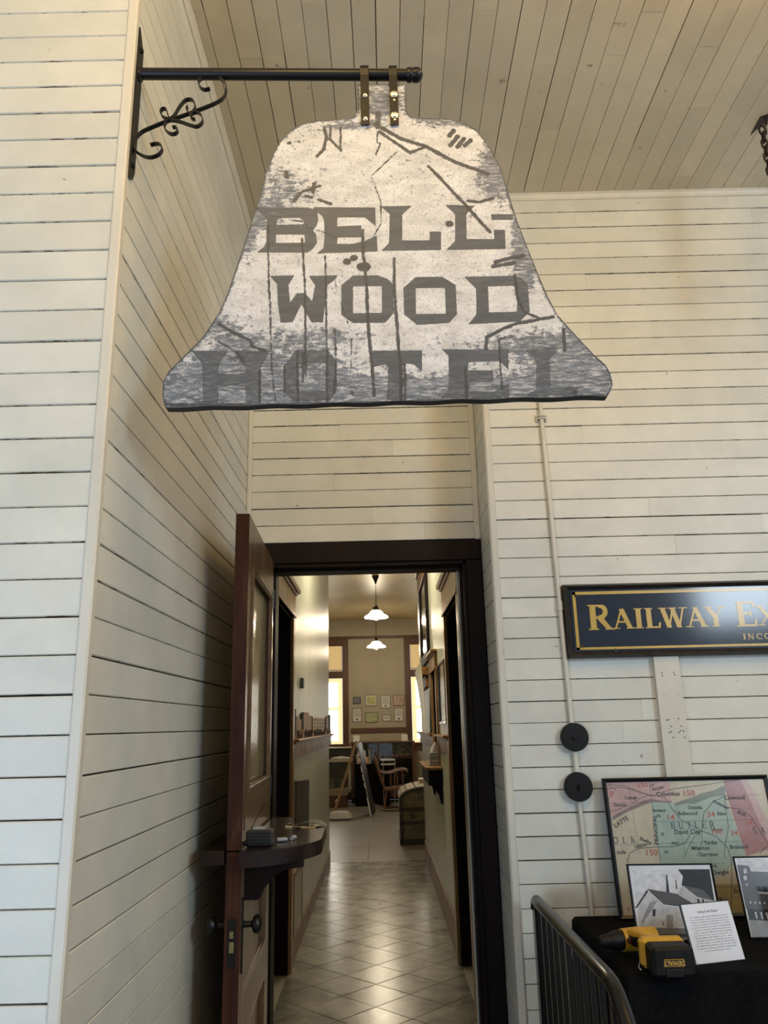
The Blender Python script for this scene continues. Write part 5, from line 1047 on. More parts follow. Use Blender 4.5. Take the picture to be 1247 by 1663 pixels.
fr = H('floor_far', MB().box(-3.3, 2.7, YE, YB, -0.06, -0.012), M['grout'])
SM = MB().bbox(0, 1.095, 0, 1.095, -0.01, 0, 0.0015).mesh('slab', M['concrete'], smooth=False)
for i in range(6):
    for j in range(7):
        o = bpy.data.objects.new('slab', SM); C.objects.link(o); o.parent = fr.o; o.matrix_basis = Matrix.Translation((-3.48 + i * 1.1, YE + 0.004 + j * 1.1, random.uniform(-0.001, 0.0)))
# marble plinths
for k, (x0, x1, ys) in enumerate(((HL, HL + 0.012, ((Y4, 4.45), (5.62, YE))), (HR - 0.012, HR, ((Y4, 4.60), (5.72, YE))))):
    mb = MB()
    for a, b in ys:
        y = a
        while y < b - 0.02: mb.bbox(x0, x1, y + 0.001, min(y + 0.75, b) - 0.001, 0, 0.135 if k == 0 else 0.215, 0.003); y += 0.75
    H('baseboard_left' if k == 0 else 'baseboard_right', mb, M['plinth'])

# side-door casings with cornices
def casing(nm, xw, sgn, y0, y1, zt, cw=0.10, zb_=0.0, head=0.20, m=None):
    m = m or M['casing']; mb = MB(); t_ = 0.022 * sgn
    mb.bbox(xw, xw + t_, y0 - cw, y0, zb_, zt, 0.003); mb.bbox(xw, xw + t_, y1, y1 + cw, zb_, zt, 0.003)
    mb.bbox(xw, xw + t_ * 1.1, y0 - cw, y1 + cw, zt, zt + head * 0.78, 0.003)
    mb.bbox(xw, xw + t_ * 1.7, y0 - cw - 0.015, y1 + cw + 0.015, zt + head * 0.78, zt + head * 0.86, 0.003)
    mb.bbox(xw, xw + t_ * 2.6, y0 - cw - 0.04, y1 + cw + 0.04, zt + head * 0.86, zt + head, 0.005)
    mb.bbox(xw, xw + t_ * 1.4, y0 - cw - 0.01, y1 + cw + 0.01, zt, zt + 0.018, 0.003)
    jd = -0.13 * sgn
    c_ = H(nm, mb, m); mb = MB()
    mb.box(xw, xw + jd, y0, y0 + 0.012, zb_, zt); mb.box(xw, xw + jd, y1 - 0.012, y1, zb_, zt); mb.box(xw, xw + jd, y0, y1, zt - 0.012, zt)
    c_.part('jamb', mb, M['darkwood'], smooth=False); return c_
casing('trim_15', HL, 1, 4.55, 5.52, E(0.76), head=0.21)
casing('trim_16', HR, -1, 4.70, 5.62, E(0.76), head=0.24)
casing('trim_17', HR, -1, 6.78, 7.35, E(0.45), cw=0.06, zb_=E(-0.33), head=0.17)
mb = MB(); mb.box(HR + 0.01, HR + 0.03, 6.79, 7.34, E(-0.32), E(0.44)); Thing('ticket_opening_panel', 'dark panel standing in for the black opening of the ticket window on the hallway right wall', 'dark panel', (HR + 0.02, 7.06, E(0)), mb=mb, m=M['darkwood'], hall=True, smooth=False)  # panel put in for the darkness of the open ticket window
# dado rails
def dado(nm, x, sgn, y0, y1):
    mb = MB(); mb.bbox(x, x + 0.018 * sgn, y0, y1, E(-0.205), E(-0.095), 0.002); mb.bbox(x, x + 0.055 * sgn, y0 - 0.004, y1 + 0.01, E(-0.096), E(-0.078), 0.005); mb.bbox(x, x + 0.032 * sgn, y0, y1, E(-0.112), E(-0.096), 0.003)
    return H(nm, mb, M['hallwood'])
dado('trim_18', HL, 1, 5.62, 9.80); dado('trim_19', HR, -1, 5.72, 6.70); dado('trim_20', HR, -1, 7.43, 9.80)

# cut-out town display standing on the left dado rail
tanp = [mat('tan_display_panel', (0.24, 0.14, 0.065), (0.34, 0.21, 0.10), 9, (1, 1, .3), 0.5, spec=0.2), mat('gold_display_panel', (0.38, 0.25, 0.11), (0.50, 0.36, 0.18), 14, (1, 2, 2), 0.5, spec=0.2), mat('dark_display_board', (0.008, 0.006, 0.005), (0.02, 0.014, 0.011), 20, rough=0.6, spec=0.1)]
DZ = E(-0.077)
panels = [(5.64, 5.76, .205, 2, 'dark end panel'), (5.77, 6.16, .135, 0, 'tan tower-shaped panel nearest the side door'), (6.17, 6.34, .190, 2, 'narrow dark panel right of the tower'), (6.35, 7.06, .175, 0, 'large plain tan panel'), (7.07, 7.20, .17, 2, 'thin dark panel in the middle'), (7.21, 7.95, .165, 1, 'golden panel with printed blocks'), (7.96, 8.70, .165, 1, 'second golden panel with printed blocks'), (8.71, 8.98, .12, 2, 'low dark stepped panel'), (8.99, 9.30, .17, 0, 'tan stepped panel'), (9.31, 9.74, .215, 2, 'tall dark stepped panel at the room end')]
for k, (y0, y1, h, mi, lb) in enumerate(panels):
    t = Thing('cutout_panel', lb + ' in the display on the left hallway rail', 'display panel', (HL + 0.02, (y0 + y1) / 2, DZ), hall=True, group='cut-out panels on the left hallway rail')
    if mi == 0: prof = [(y0, DZ), (y1, DZ), (y1, DZ + h), ((y0 + y1) / 2 + 0.1, DZ + h), ((y0 + y1) / 2 + 0.1, DZ + h + 0.02), (y0 + 0.02, DZ + h + 0.02), (y0, DZ + h)]
    else: prof = [(y0, DZ), (y1, DZ), (y1, DZ + h), ((y0 + y1) / 2, DZ + h), ((y0 + y1) / 2, DZ + h * 0.93), (y0, DZ + h * 0.93)]
    t.part('panel', MB().prism(prof, HL + 0.006, HL + 0.016, 'yz'), tanp[mi], smooth=False)
    rs = random.Random(k); mb = MB(); y = y0
    while y < y1 - 0.03:
        w_ = rs.uniform(0.03, 0.07); hh = rs.uniform(0.02, 0.065)
        mb.prism([(y, DZ), (min(y + w_, y1), DZ), (min(y + w_ * 0.8, y1), DZ + hh * 0.7), (y + w_ * 0.5, DZ + hh), (y + w_ * 0.15, DZ + hh * 0.8)], HL + 0.018, HL + 0.024, 'yz'); y += w_ * rs.uniform(1.0, 1.8)
    t.part('silhouette', mb, tanp[2] if mi != 2 else tanp[0], kind='stuff', smooth=False)
    if mi == 1:
        mb = MB()
        for r in range(3): mb.box(HL + 0.0165, HL + 0.019, y0 + 0.10, y1 - 0.08, DZ + 0.07 + r * 0.033, DZ + 0.088 + r * 0.033)
        t.part('printed_block', mb, tanp[0], smooth=False)

t = Thing('thermostat', 'small grey thermostat box high on the hallway left wall', 'thermostat', (HL, 6.2, E(0.33)), hall=True)
t.part('body', MB().bbox(HL, HL + 0.030, 6.15, 6.24, E(0.295), E(0.372), 0.003), mat('grey_green_plastic', (0.10, 0.14, 0.14), rough=0.4)); t.part('cover', MB().bbox(HL, HL + 0.006, 6.13, 6.34, E(0.30), E(0.366), 0.002), M['white'])
t = Thing('wall_vent', 'white perforated vent grille low on the hallway left wall', 'vent', (HL, 6.1, E(-1.17)), hall=True)
mb = MB(); 
for (a, b, c, d) in ((5.76, 6.36, E(-1.40), E(-1.375)), (5.76, 6.36, E(-0.985), E(-0.96)), (5.76, 5.79, E(-1.40), E(-0.96)), (6.33, 6.36, E(-1.40), E(-0.96))): mb.bbox(HL, HL + 0.012, a, b, c, d, 0.002)
t.part('frame', mb, M['hallwood'], smooth=False)
mb = MB()
for k in range(22): mb.box(HL + 0.002, HL + 0.007, 5.79, 6.33, E(-1.372) + k * 0.0178, E(-1.372) + k * 0.0178 + 0.009)
for k in range(27): mb.box(HL + 0.002, HL + 0.008, 5.79 + k * 0.0203, 5.79 + k * 0.0203 + 0.009, E(-1.375), E(-0.985))
t.part('grille', mb, mat('white_vent_enamel', (0.62, 0.60, 0.50), rough=0.4), kind='stuff', smooth=False)
t.part('backing', MB().box(HL, HL + 0.0015, 5.79, 6.33, E(-1.375), E(-0.985)), mat('vent_backing', (0.25, 0.24, 0.20), rough=0.7), smooth=False)

# right wall: framed poster, ticket shelf, tissue box, leaning sheet, transom
t = Thing('framed_poster', 'glazed framed poster hanging beside the right hallway door', 'picture', (HR, 6.05, E(0.23)), hall=True)
mb = MB()
for (a, b, c, d) in ((5.80, 6.44, E(0.0), E(0.018)), (5.80, 6.44, E(0.447), E(0.465)), (5.80, 5.818, E(0.0), E(0.465)), (6.422, 6.44, E(0.0), E(0.465))): mb.bbox(HR - 0.022, HR, a, b, c, d, 0.003)
t.part('frame', mb, M['frameblack'], smooth=False)
t.part('print', MB().box(HR - 0.010, HR - 0.006, 5.815, 6.425, E(0.015), E(0.45)), mat('gold_reflection_poster', (0.30, 0.24, 0.13), (0.55, 0.48, 0.30), 3.5, rough=0.07, coat=1.0, bump=0.25, bscale=4), smooth=False)  # gold tones carry the yellow reflection in the poster's glass
t = Thing('ticket_shelf', 'dark wooden ticket counter shelf on the hallway right wall', 'shelf', (HR, 7.1, E(-0.33)), hall=True)
t.part('top', MB().bbox(0.355, HR, 6.55, 7.69, E(-0.352), E(-0.330), 0.004), M['hallwood'])
t.part('apron', MB().bbox(0.376, HR, 6.60, 7.64, E(-0.475), E(-0.352), 0.004), M['darkwood'])
for yy in (6.68, 7.55): t.part('bracket', MB().prism([(HR, E(-0.475)), (HR - 0.09, E(-0.475)), (HR - 0.07, E(-0.50)), (HR - 0.03, E(-0.55)), (HR - 0.015, E(-0.62)), (HR, E(-0.62))], yy - 0.018, yy + 0.018, 'xz'), M['darkwood'], smooth=False)
t = Thing('tissue_box', 'grey tissue box with a white tissue on the ticket shelf', 'tissue box', (0.445, 6.78, E(-0.33)), hall=True)
t.part('box', MB().bbox(0.398, 0.482, 6.72, 6.84, E(-0.330), E(-0.225), 0.003), mat('grey_striped_box', (0.22, 0.22, 0.22), (0.5, 0.5, 0.5), 7, (0.2, 0.2, 14), 0.5, lo=0.45, hi=0.55))
mb = MB(); vs = [(0.44, 6.78, E(-0.228))]
n = 16; pr = []
for k in range(n):
    a = 2 * math.pi * k / n; r = 0.034 * (1 + 0.25 * math.cos(3 * a)); pr.append((0.438 + r * math.cos(a), 6.78 + r * math.sin(a), E(-0.226)))
top = [(0.445 + (p[0] - 0.438) * 0.12 + 0.006, 6.78 + (p[1] - 6.78) * 0.3, E(-0.145) + 0.006 * math.sin(k * 2.1)) for k, p in enumerate(pr)]
mid = [(0.44 + (p[0] - 0.438) * (0.75 + 0.2 * math.sin(k * 2)), 6.78 + (p[1] - 6.78) * 0.8, E(-0.19)) for k, p in enumerate(pr)]
mb.add(pr + mid + top, [(r * n + k, r * n + (k + 1) % n, (r + 1) * n + (k + 1) % n, (r + 1) * n + k) for r in range(2) for k in range(n)] + [tuple(2 * n + k for k in range(n))])
t.part('tissue', mb, M['white'])
# curling sheet
mb = MB(); g = []; NU, NV = 8, 16
for i in range(NU + 1):
    for j in range(NV + 1):
        u = i / NU; v = j / NV; y = 7.46 + u * 0.9; z = DZ + v * (0.66 - 0.05 * u)
        x = HR - 0.055 - 0.015 * math.sin(v * 3.0) * (1 - u) - 0.045 * v * v - 0.02 * v * u; g.append((x, y, z))
n0 = len(g); g += [(x + 0.003, y, z) for x, y, z in g]; R_ = NV + 1
fs = [(i * R_ + j, (i + 1) * R_ + j, (i + 1) * R_ + j + 1, i * R_ + j + 1) for i in range(NU) for j in range(NV)]; fs += [tuple(n0 + k for k in f[::-1]) for f in fs]
bd = [j for j in range(R_)] + [i * R_ + NV for i in range(1, NU + 1)] + [NU * R_ + j for j in range(NV - 1, -1, -1)] + [i * R_ for i in range(NU - 1, 0, -1)]
fs += [(bd[k], n0 + bd[k], n0 + bd[(k + 1) % len(bd)], bd[(k + 1) % len(bd)]) for k in range(len(bd))]
Thing('paper_sheet', 'tall cream sheet of card bowing off the hallway right wall above its rail', 'sheet', (HR, 7.6, DZ), mb=mb.add(g, fs), m=mat('cream_card', (0.70, 0.62, 0.38), (0.76, 0.68, 0.45), 3, rough=0.4), hall=True)
# tall dark transom near the room end
t = Thing('transom_window', 'tall dark wood transom frame high on the hallway right wall', 'window', (HR, 8.2, E(1.0)), hall=True)
mb = MB()
for (a, b, c, d) in ((7.55, 7.66, E(0.60), E(1.45)), (8.70, 8.82, E(0.60), E(1.45)), (7.55, 8.82, E(0.60), E(0.70))): mb.bbox(HR - 0.03, HR, a, b, c, d, 0.004)
t.part('frame', mb, M['darkwood'], smooth=False)
mb = MB(); mb.bbox(HR - 0.035, HR, 7.52, 8.85, E(1.45), E(1.62), 0.004); mb.bbox(HR - 0.065, HR, 7.48, 8.89, E(1.62), E(1.66), 0.005); t.part('cornice', mb, M['hallwood'], smooth=False)
t.part('pane', MB().box(HR - 0.014, HR - 0.010, 7.66, 8.70, E(0.70), E(1.45)), mat('dark_transom_glass', (0.02, 0.012, 0.008), rough=0.1))
mb = MB(); mb.bbox(HR - 0.03, HR, 8.0, 9.0, E(0.36), E(0.48), 0.004); mb.bbox(HR - 0.07, HR, 7.96, 9.04, E(0.48), E(0.56), 0.006); t.part('lower_cornice', mb, M['hallwood'], smooth=False)

# ------------------------------------------------------------------ far room shell
mb = MB(); mb.box(-3.3, HL - 0.13, YE - 0.12, YE, 0, HC); H('wall_far_front_left', mb, M['roomwall'])
mb = MB(); mb.box(HR + 0.13, 2.7, YE - 0.12, YE, 0, HC); H('wall_far_front_right', mb, M['roomwall'])
H('wall_far_left', MB().box(-3.4, -3.3, YE, YB, 0, HC), M['roomwall']); H('wall_far_right', MB().box(2.7, 2.8, YE, YB, 0, HC), M['roomwall'])
H('ceiling_far', MB().box(-3.4, 2.8, YE, YB + 0.1, HC, HC + 0.08), M['roomceil'])
WL = (-1.70, -0.815); WR = (0.675, 1.56); WZ0, WZ1 = E(-0.36), E(1.72)
mb = MB(); mb.box(-3.4, WL[0], YB, YB + 0.15, 0, HC); mb.box(WL[1], WR[0], YB, YB + 0.15, 0, HC); mb.box(WR[1], 2.8, YB, YB + 0.15, 0, HC)
for a, b in (WL, WR): mb.box(a, b, YB, YB + 0.15, 0, WZ0); mb.box(a, b, YB, YB + 0.15, WZ1, HC)
H('wall_far_back', mb, M['roomwall'])
H('trim_21', MB().bbox(-3.3, 2.7, YB - 0.02, YB, E(1.865), E(1.925), 0.004), M['roomwood'])
H('trim_22', MB().bbox(WL[1] + 0.17, WR[0] - 0.10, YB - 0.02, YB, E(-0.150), E(-0.040), 0.004), M['roomwood'])
H('trim_23', MB().bbox(WR[0] - 0.12, 2.7, YB - 0.02, YB, E(-0.53), E(-0.41), 0.004), M['roomwood'])
H('trim_24', MB().bbox(-3.3, WL[1] + 0.1, YB - 0.02, YB, E(-0.53), E(-0.41), 0.004), M['roomwood'])
H('baseboard_back', MB().bbox(-3.3, 2.7, YB - 0.02, YB, 0, 0.16, 0.004), M['roomwood'])
blind = mat('backlit_cream_blind', (0.6, 0.5, 0.3), rough=0.7, emis=(1.0, 0.80, 0.42), estr=0.95)
blind2 = mat('dim_amber_blind', (0.5, 0.38, 0.2), rough=0.7, emis=(0.80, 0.55, 0.24), estr=0.55)
day = mat('daylit_blind', (0.9, 0.88, 0.8), rough=0.7, emis=(1.0, 0.96, 0.86), estr=4.5)
for k, (a, b) in enumerate((WL, WR)):
    w_ = Thing('window_%d' % (k + 1), None, None, ((a + b) / 2, YB, WZ0), hall=True, kind='structure')
    mb = MB(); mb.bbox(a - 0.13, a, YB - 0.025, YB + 0.02, WZ0 - 0.05, E(1.865), 0.004); mb.bbox(b, b + 0.13, YB - 0.025, YB + 0.02, WZ0 - 0.05, E(1.865), 0.004); mb.bbox(a, b, YB - 0.025, YB + 0.02, WZ1, E(1.865), 0.004)
    mb.bbox(a, b, YB - 0.01, YB + 0.05, E(1.02), E(1.17), 0.004); mb.bbox(a - 0.15, b + 0.15, YB - 0.06, YB + 0.05, WZ0 - 0.05, WZ0, 0.006); w_.part('window_frame', mb, M['roomwood'], smooth=False)
    w_.part('blind', MB().box(a + 0.01, b - 0.01, YB + 0.065, YB + 0.07, WZ0, E(1.02)), blind, label='cream blind glowing with daylight', smooth=False)
    w_.part('blind', MB().box(a + 0.01, b - 0.01, YB + 0.065, YB + 0.07, E(1.17), WZ1), blind2, label='dim amber upper blind', smooth=False)
    w_.part('blind_rail', MB().bbox(a + 0.01, b - 0.01, YB + 0.045, YB + 0.065, E(1.185), E(1.215), 0.003), M['white'])
    for z0, z1 in ((WZ0 + 0.07, E(0.34)), (E(0.41), E(0.93))): w_.part('pane', MB().box(a + 0.11, b - 0.11, YB + 0.060, YB + 0.064, z0, z1), day, smooth=False)
# documents hung on the panel between the windows
paperm = mat('aged_document_paper', (0.66, 0.64, 0.58), (0.72, 0.70, 0.64), 20, rough=0.5)
docs = [(-.592, .467, -.421, .614, (0.10, 0.10, 0.12), 'dark small framed photograph, top left of the documents on the far wall'), (-.324, .42, -.074, .647, (0.30, 0.30, 0.12), 'white-bordered green and yellow map in the top row on the far wall'), (.010, .362, .218, .639, None, 'typed letter with a seal, taller sheet in the top row on the far wall'), (.278, .407, .526, .633, (0.30, 0.22, 0.17), 'tan picture print, top right of the documents on the far wall'),
        (-.609, .093, -.413, .368, None, 'typed sheet with a seal, bottom left of the documents on the far wall'), (-.33, .072, -.055, .284, (0.26, 0.29, 0.15), 'pale green map print without a border in the bottom row on the far wall'), (.041, .091, .224, .224, None, 'smallest white caption card in the bottom row on the far wall'), (.298, .085, .49, .36, None, 'typed sheet with a seal, bottom right of the documents on the far wall')]
for k, (x0, z0, x1, z1, col, lb) in enumerate(docs):
    t = Thing('framed_document', lb, 'document', ((x0 + x1) / 2, YB - 0.01, E((z0 + z1) / 2)), hall=True, group='documents on the far room wall')
    t.part('frame', MB().frame(x0, x1, E(z0), E(z1), 0.008, YB - 0.014, YB - 0.001), M['frameblack'] if k != 3 else M['roomwood'], smooth=False)
    border = 0.03 if k == 1 else 0.007
    t.part('sheet', MB().box(x0 + 0.006, x1 - 0.006, YB - 0.008, YB - 0.004, E(z0) + 0.006, E(z1) - 0.006), paperm, smooth=False)
    if col: t.part('print', MB().box(x0 + border, x1 - border, YB - 0.010, YB - 0.008, E(z0) + border, E(z1) - border), mat('print_%d' % k, col, tuple(min(1, c * 1.9) for c in col), 16, rough=0.4), smooth=False)
    else:
        mb = MB(); zz = E(z1) - 0.045
        while zz > E(z0) + (0.03 if k == 6 else 0.10): mb.box(x0 + 0.03, x1 - 0.03, YB - 0.0095, YB - 0.008, zz, zz + 0.007); zz -= 0.022
        t.part('typed_lines', mb, gray(.16), smooth=False)
        if k != 6: t.part('seal', MB().lathe([(0.022, 0), (0.022, -0.002)], ((x0 + x1) / 2, YB - 0.008, E(z0) + 0.05), 'y', 16), gray(.10))

# pendant lamps
globe = mat('lit_opal_glass_shade', (0.9, 0.88, 0.8), rough=0.3, emis=(1.0, 0.93, 0.78), estr=5.0)
blackm = mat('dark_bronze_lamp_metal', (0.03, 0.022, 0.015), rough=0.4, metal=0.5)
def pendant(y, x, zs, lb, detail=True):
    t = Thing('pendant_lamp', lb, 'lamp', (x, y, HC), hall=True, group='chain-hung pendant lamps with opal shades')
    t.part('canopy', MB().lathe([(0.055, 0), (0.055, -0.02), (0.035, -0.06), (0.02, -0.10), (0.012, -0.13)], (x, y, HC), 'z', 18), blackm)
    z = HC - 0.13; k = 0; zt = zs + 0.20; L_ = 0.034
    while z > zt:
        pts = []
        for j in range(10):
            a = 2 * math.pi * j / 10; u = 0.008 * math.cos(a); v = L_ * 0.62 * math.sin(a); pts.append((x + (u if k % 2 else u * 0.2), y + (u * 0.2 if k % 2 else u), z - L_ / 2 + v))
        t.part('chain_link', MB().tube(pts, 0.0028, 5, closed=True), blackm); z -= L_; k += 1
    t.part('cap', MB().lathe([(0.008, 0.20), (0.018, 0.18), (0.028, 0.14), (0.05, 0.125), (0.052, 0.115)], (x, y, zs), 'z', 18), blackm)
    t.part('shade', MB().lathe([(0.045, 0.118), (0.075, 0.108), (0.10, 0.085), (0.115, 0.060), (0.135, 0.045), (0.165, 0.034), (0.188, 0.010), (0.190, 0.0), (0.184, -0.004), (0.155, 0.022), (0.10, 0.045), (0.03, 0.05)], (x, y, zs), 'z', 28), globe)
    t.part('bulb', MB().sphere((x, y, zs + 0.0), 0.036, 1, 1, 1.2), mat('lit_bulb', (1, 1, 1), emis=(1, 0.95, 0.85), estr=14))
    p = RH @ Vector((x, y, zs - 0.07)); lamp('pendant_light', p, 44, (1.0, 0.83, 0.60), 0.05)
    lamp('added_ceiling_glow', RH @ Vector((x, y, zs + 0.17)), 34, (1.0, 0.62, 0.26), 0.02)  # extra lamp added above the shade to warm and brighten the ceiling
pendant(12.2, -0.035, E(1.635), 'opal pendant lamp nearer the doorway at the start of the far room')
pendant(15.6, -0.055, E(1.505), 'opal pendant lamp farther back in front of the far wall')
p = RH @ Vector((-0.06, 6.7, E(1.75))); lamp('hall_pendant_light', p, 52, (1.0, 0.88, 0.66), 0.07)

# ------------------------------------------------------------------ far room contents
# display case
t = Thing('display_case', 'dark wood glass-fronted display case below the documents on the far wall', 'cabinet', (0.05, 16.9, 0), hall=True)
cx0, cx1, cy0, cy1, cz1 = -0.62, 0.68, 16.7, 17.2, E(-0.315)
t.part('top', MB().bbox(cx0 - 0.01, cx1 + 0.01, cy0 - 0.01, cy1, cz1 - 0.03, cz1, 0.004), M['roomwood'])
for (a, b) in ((cx0, cx0 + 0.05), (-0.075, -0.045), (cx1 - 0.05, cx1)): t.part('post', MB().bbox(a, b, cy0, cy0 + 0.04, E(-1.28), cz1 - 0.03, 0.003), M['roomwood'])
t.part('base', MB().bbox(cx0, cx1, cy0, cy1, E(-1.40), E(-1.28), 0.004), M['roomwood'])
t.part('shelf', MB().bbox(cx0 + 0.02, cx1 - 0.02, cy0 + 0.02, cy1 - 0.03, E(-0.66), E(-0.635), 0.003), M['roomwood'])
t.part('side', MB().box(cx0, cx0 + 0.02, cy0, cy1, E(-1.3), cz1 - 0.03), M['roomwood']); t.part('side', MB().box(cx1 - 0.02, cx1, cy0, cy1, E(-1.3), cz1 - 0.03), M['roomwood'])
t.part('back', MB().box(cx0, cx1, cy1 - 0.02, cy1, E(-1.3), E(-0.65)), M['darkwood'])
t.part('painted_backdrop', MB().box(cx0 + 0.02, cx1 - 0.02, cy1 - 0.04, cy1 - 0.02, E(-0.64), cz1 - 0.03), mat('grey_green_mural', (0.20, 0.25, 0.21), (0.55, 0.58, 0.50), 6, (1, 1, 1.6), 0.6, c3=(0.03, 0.035, 0.03), lo3=0.58, hi3=0.62, scale3=14))
t.part('glass', MB().box(cx0 + 0.05, cx1 - 0.05, cy0 + 0.010, cy0 + 0.014, E(-1.27), cz1 - 0.035), M['glass'])
for lx in (cx0 + 0.03, cx1 - 0.03):
    for ly in (cy0 + 0.03, cy1 - 0.03): t.part('foot', MB().bbox(lx - 0.025, lx + 0.025, ly - 0.025, ly + 0.025, 0, E(-1.40)), M['darkwood'])
rock = mat('pinkish_brown_specimen', (0.26, 0.12, 0.07), (0.42, 0.22, 0.14), 20, rough=0.6)
rs = random.Random(4)
SPL = [w_ + ' on the display case shelf' for w_ in ('pinkish brown lump, fifth from the right', 'pinkish brown lump, fourth from the right', 'pinkish brown lump, third from the right', 'second largest pinkish brown lump, beside the largest', 'largest pinkish brown lump at the right end', 'small pinkish brown lump, second from the left', 'smallest pinkish brown lump at the left end')]
for k, (x, r) in enumerate(((0.16, .040), (0.245, .040), (0.335, .045), (0.435, .050), (0.545, .055), (0.09, .028), (0.03, .025))):
    t = Thing('specimen', SPL[k], 'specimen', (x, 16.85, E(-0.635)), hall=True, group='pinkish lumps in the display case')
    mb = MB().sphere((x, 16.85 + 0.02 * (k % 2), E(-0.635) + r * 0.72), r, 1.0, 0.9, 0.75, 12, 8)
    mb.v = [(a + rs.uniform(-.004, .004), b, c + (rs.uniform(-.004, .004) if c > E(-0.63) else 0)) for a, b, c in mb.v]; t.part('lump', mb, rock)
for x, lb in ((-0.51, 'small folded card on the left end of the display case'), (0.49, 'small folded card on the right end of the display case')):
    t = Thing('folded_card', lb, 'card', (x, 16.85, cz1), hall=True); mb = MB()
    mb.hexa([(x - .065, 16.80, cz1), (x + .065, 16.80, cz1), (x + .065, 16.805, cz1), (x - .065, 16.805, cz1), (x - .062, 16.84, cz1 + .13), (x + .062, 16.84, cz1 + .13), (x + .062, 16.845, cz1 + .13), (x - .062, 16.845, cz1 + .13)])
    mb.hexa([(x - .065, 16.875, cz1), (x + .065, 16.875, cz1), (x + .065, 16.88, cz1), (x - .065, 16.88, cz1), (x - .062, 16.84, cz1 + .13), (x + .062, 16.84, cz1 + .13), (x + .062, 16.845, cz1 + .13), (x - .062, 16.845, cz1 + .13)])
    t.part('card', mb, paperm, smooth=False)
# black-cloth table with leaflets
TB = E(-0.72)
mb = MB(); rings = []
for h, o_ in ((TB, 0), (TB - 0.02, .3), (TB - 0.35, .6), (0.01, 1)):
    r = []
    for k in range(48):
        a = 2 * math.pi * k / 48; cxx, cyy = math.cos(a), math.sin(a); m_ = max(abs(cxx), abs(cyy)); ex = 0.015 * math.sin(k * 1.9) * o_ + 0.02 * o_
        r.append((-0.19 + cxx / m_ * 0.33 * (1 + ex), 16.28 + cyy / m_ * 0.24 * (1 + ex), h))
    rings.append(r)
mb.add([p for r in rings for p in r], [tuple(range(48))] + [(i * 48 + k, i * 48 + (k + 1) % 48, (i + 1) * 48 + (k + 1) % 48, (i + 1) * 48 + k) for i in range(3) for k in range(48)])
Thing('covered_table', 'small table fully draped in black cloth in front of the display case', 'table', (-0.19, 16.28, 0), mb=mb, m=M['cloth'], hall=True)
cols = [(0.30, 0.24, 0.16), (0.62, 0.60, 0.52), (0.50, 0.50, 0.48), (0.40, 0.15, 0.05), (0.16, 0.14, 0.10)]
for k, (x, w_, h, ci, ln_) in enumerate(((-0.45, .07, .17, 0, 'brown'), (-0.385, .035, .24, 1, 'cream'), (-0.33, .06, .25, 2, 'pale grey'), (-0.27, .05, .12, 3, 'orange'), (-0.22, .04, .26, 4, 'dark'))):
    t = Thing('leaflet', ln_ + ' upright leaflet on the black-draped table', 'leaflet', (x, 16.22, TB), hall=True, group='leaflets on the black-draped table')
    mb = MB(); mb.hexa([(x - w_ / 2, 16.20, TB), (x + w_ / 2, 16.20, TB), (x + w_ / 2, 16.215, TB), (x - w_ / 2, 16.215, TB), (x - w_ / 2 - .02, 16.26, TB + h), (x + w_ / 2 - .02, 16.26, TB + h), (x + w_ / 2 - .02, 16.27, TB + h), (x - w_ / 2 - .02, 16.27, TB + h)])
    t.part('cover', mb, mat('leaflet_%d' % k, cols[ci], rough=0.4), smooth=False)
t = Thing('tray_table', 'small white round-ended tray table with a metal leg beside the black-draped table', 'table', (0.13, 15.85, 0), hall=True)
def slab2(z0, z1, r):
    pts = [(-0.02, 15.68)] + [(0.14 + 0.13 * math.sin(a) , 15.81 - 0.13 * math.cos(a)) for a in [math.pi * k / 10 for k in range(11)]] + [(-0.02, 15.94)]
    return MB().prism([(p[0], p[1]) for p in pts], z0, z1, 'xy')
t.part('top', slab2(E(-0.655), E(-0.63), 0), M['white']); t.part('lower_shelf', slab2(E(-0.735), E(-0.71), 0), M['white'])
mb = MB(); mb.tube([(0.255, 15.81, E(-0.63)), (0.262, 15.81, E(-0.72)), (0.245, 15.81, E(-1.0)), (0.24, 15.81, 0)], 0.008, 8); t.part('leg', mb, M['steel'])
mb = MB(); mb.tube([(0.03, 15.90, E(-0.63)), (0.03, 15.90, 0)], 0.008, 8); t.part('leg', mb, M['steel'])
# left cabinet
t = Thing('glass_cabinet', 'cream glass-fronted cabinet with a slanted base at the left of the far room', 'cabinet', (-0.9, 16.1, 0), hall=True)
crm = mat('cream_cabinet_paint', (0.42, 0.38, 0.26), (0.48, 0.43, 0.31), 8, rough=0.5)
x0, x1 = -1.55, -0.60
t.part('top', MB().bbox(x0, x1 + 0.02, 15.88, 16.4, E(-0.665), E(-0.62), 0.004), crm)
t.part('body', MB().bbox(x0, x1, 16.1, 16.4, E(-1.16), E(-0.665), 0.004), mat('dim_cabinet_inside', (0.05, 0.06, 0.055), (0.10, 0.12, 0.11), 5, rough=0.6))
t.part('corner_post', MB().bbox(x1 - 0.05, x1, 15.9, 15.95, E(-1.16), E(-0.665), 0.004), crm); t.part('corner_post', MB().bbox(x0, x0 + 0.05, 15.9, 15.95, E(-1.16), E(-0.665), 0.004), crm)
t.part('glass', MB().box(x0 + 0.05, x1 - 0.05, 15.92, 15.925, E(-1.15), E(-0.67)), M['glass'])
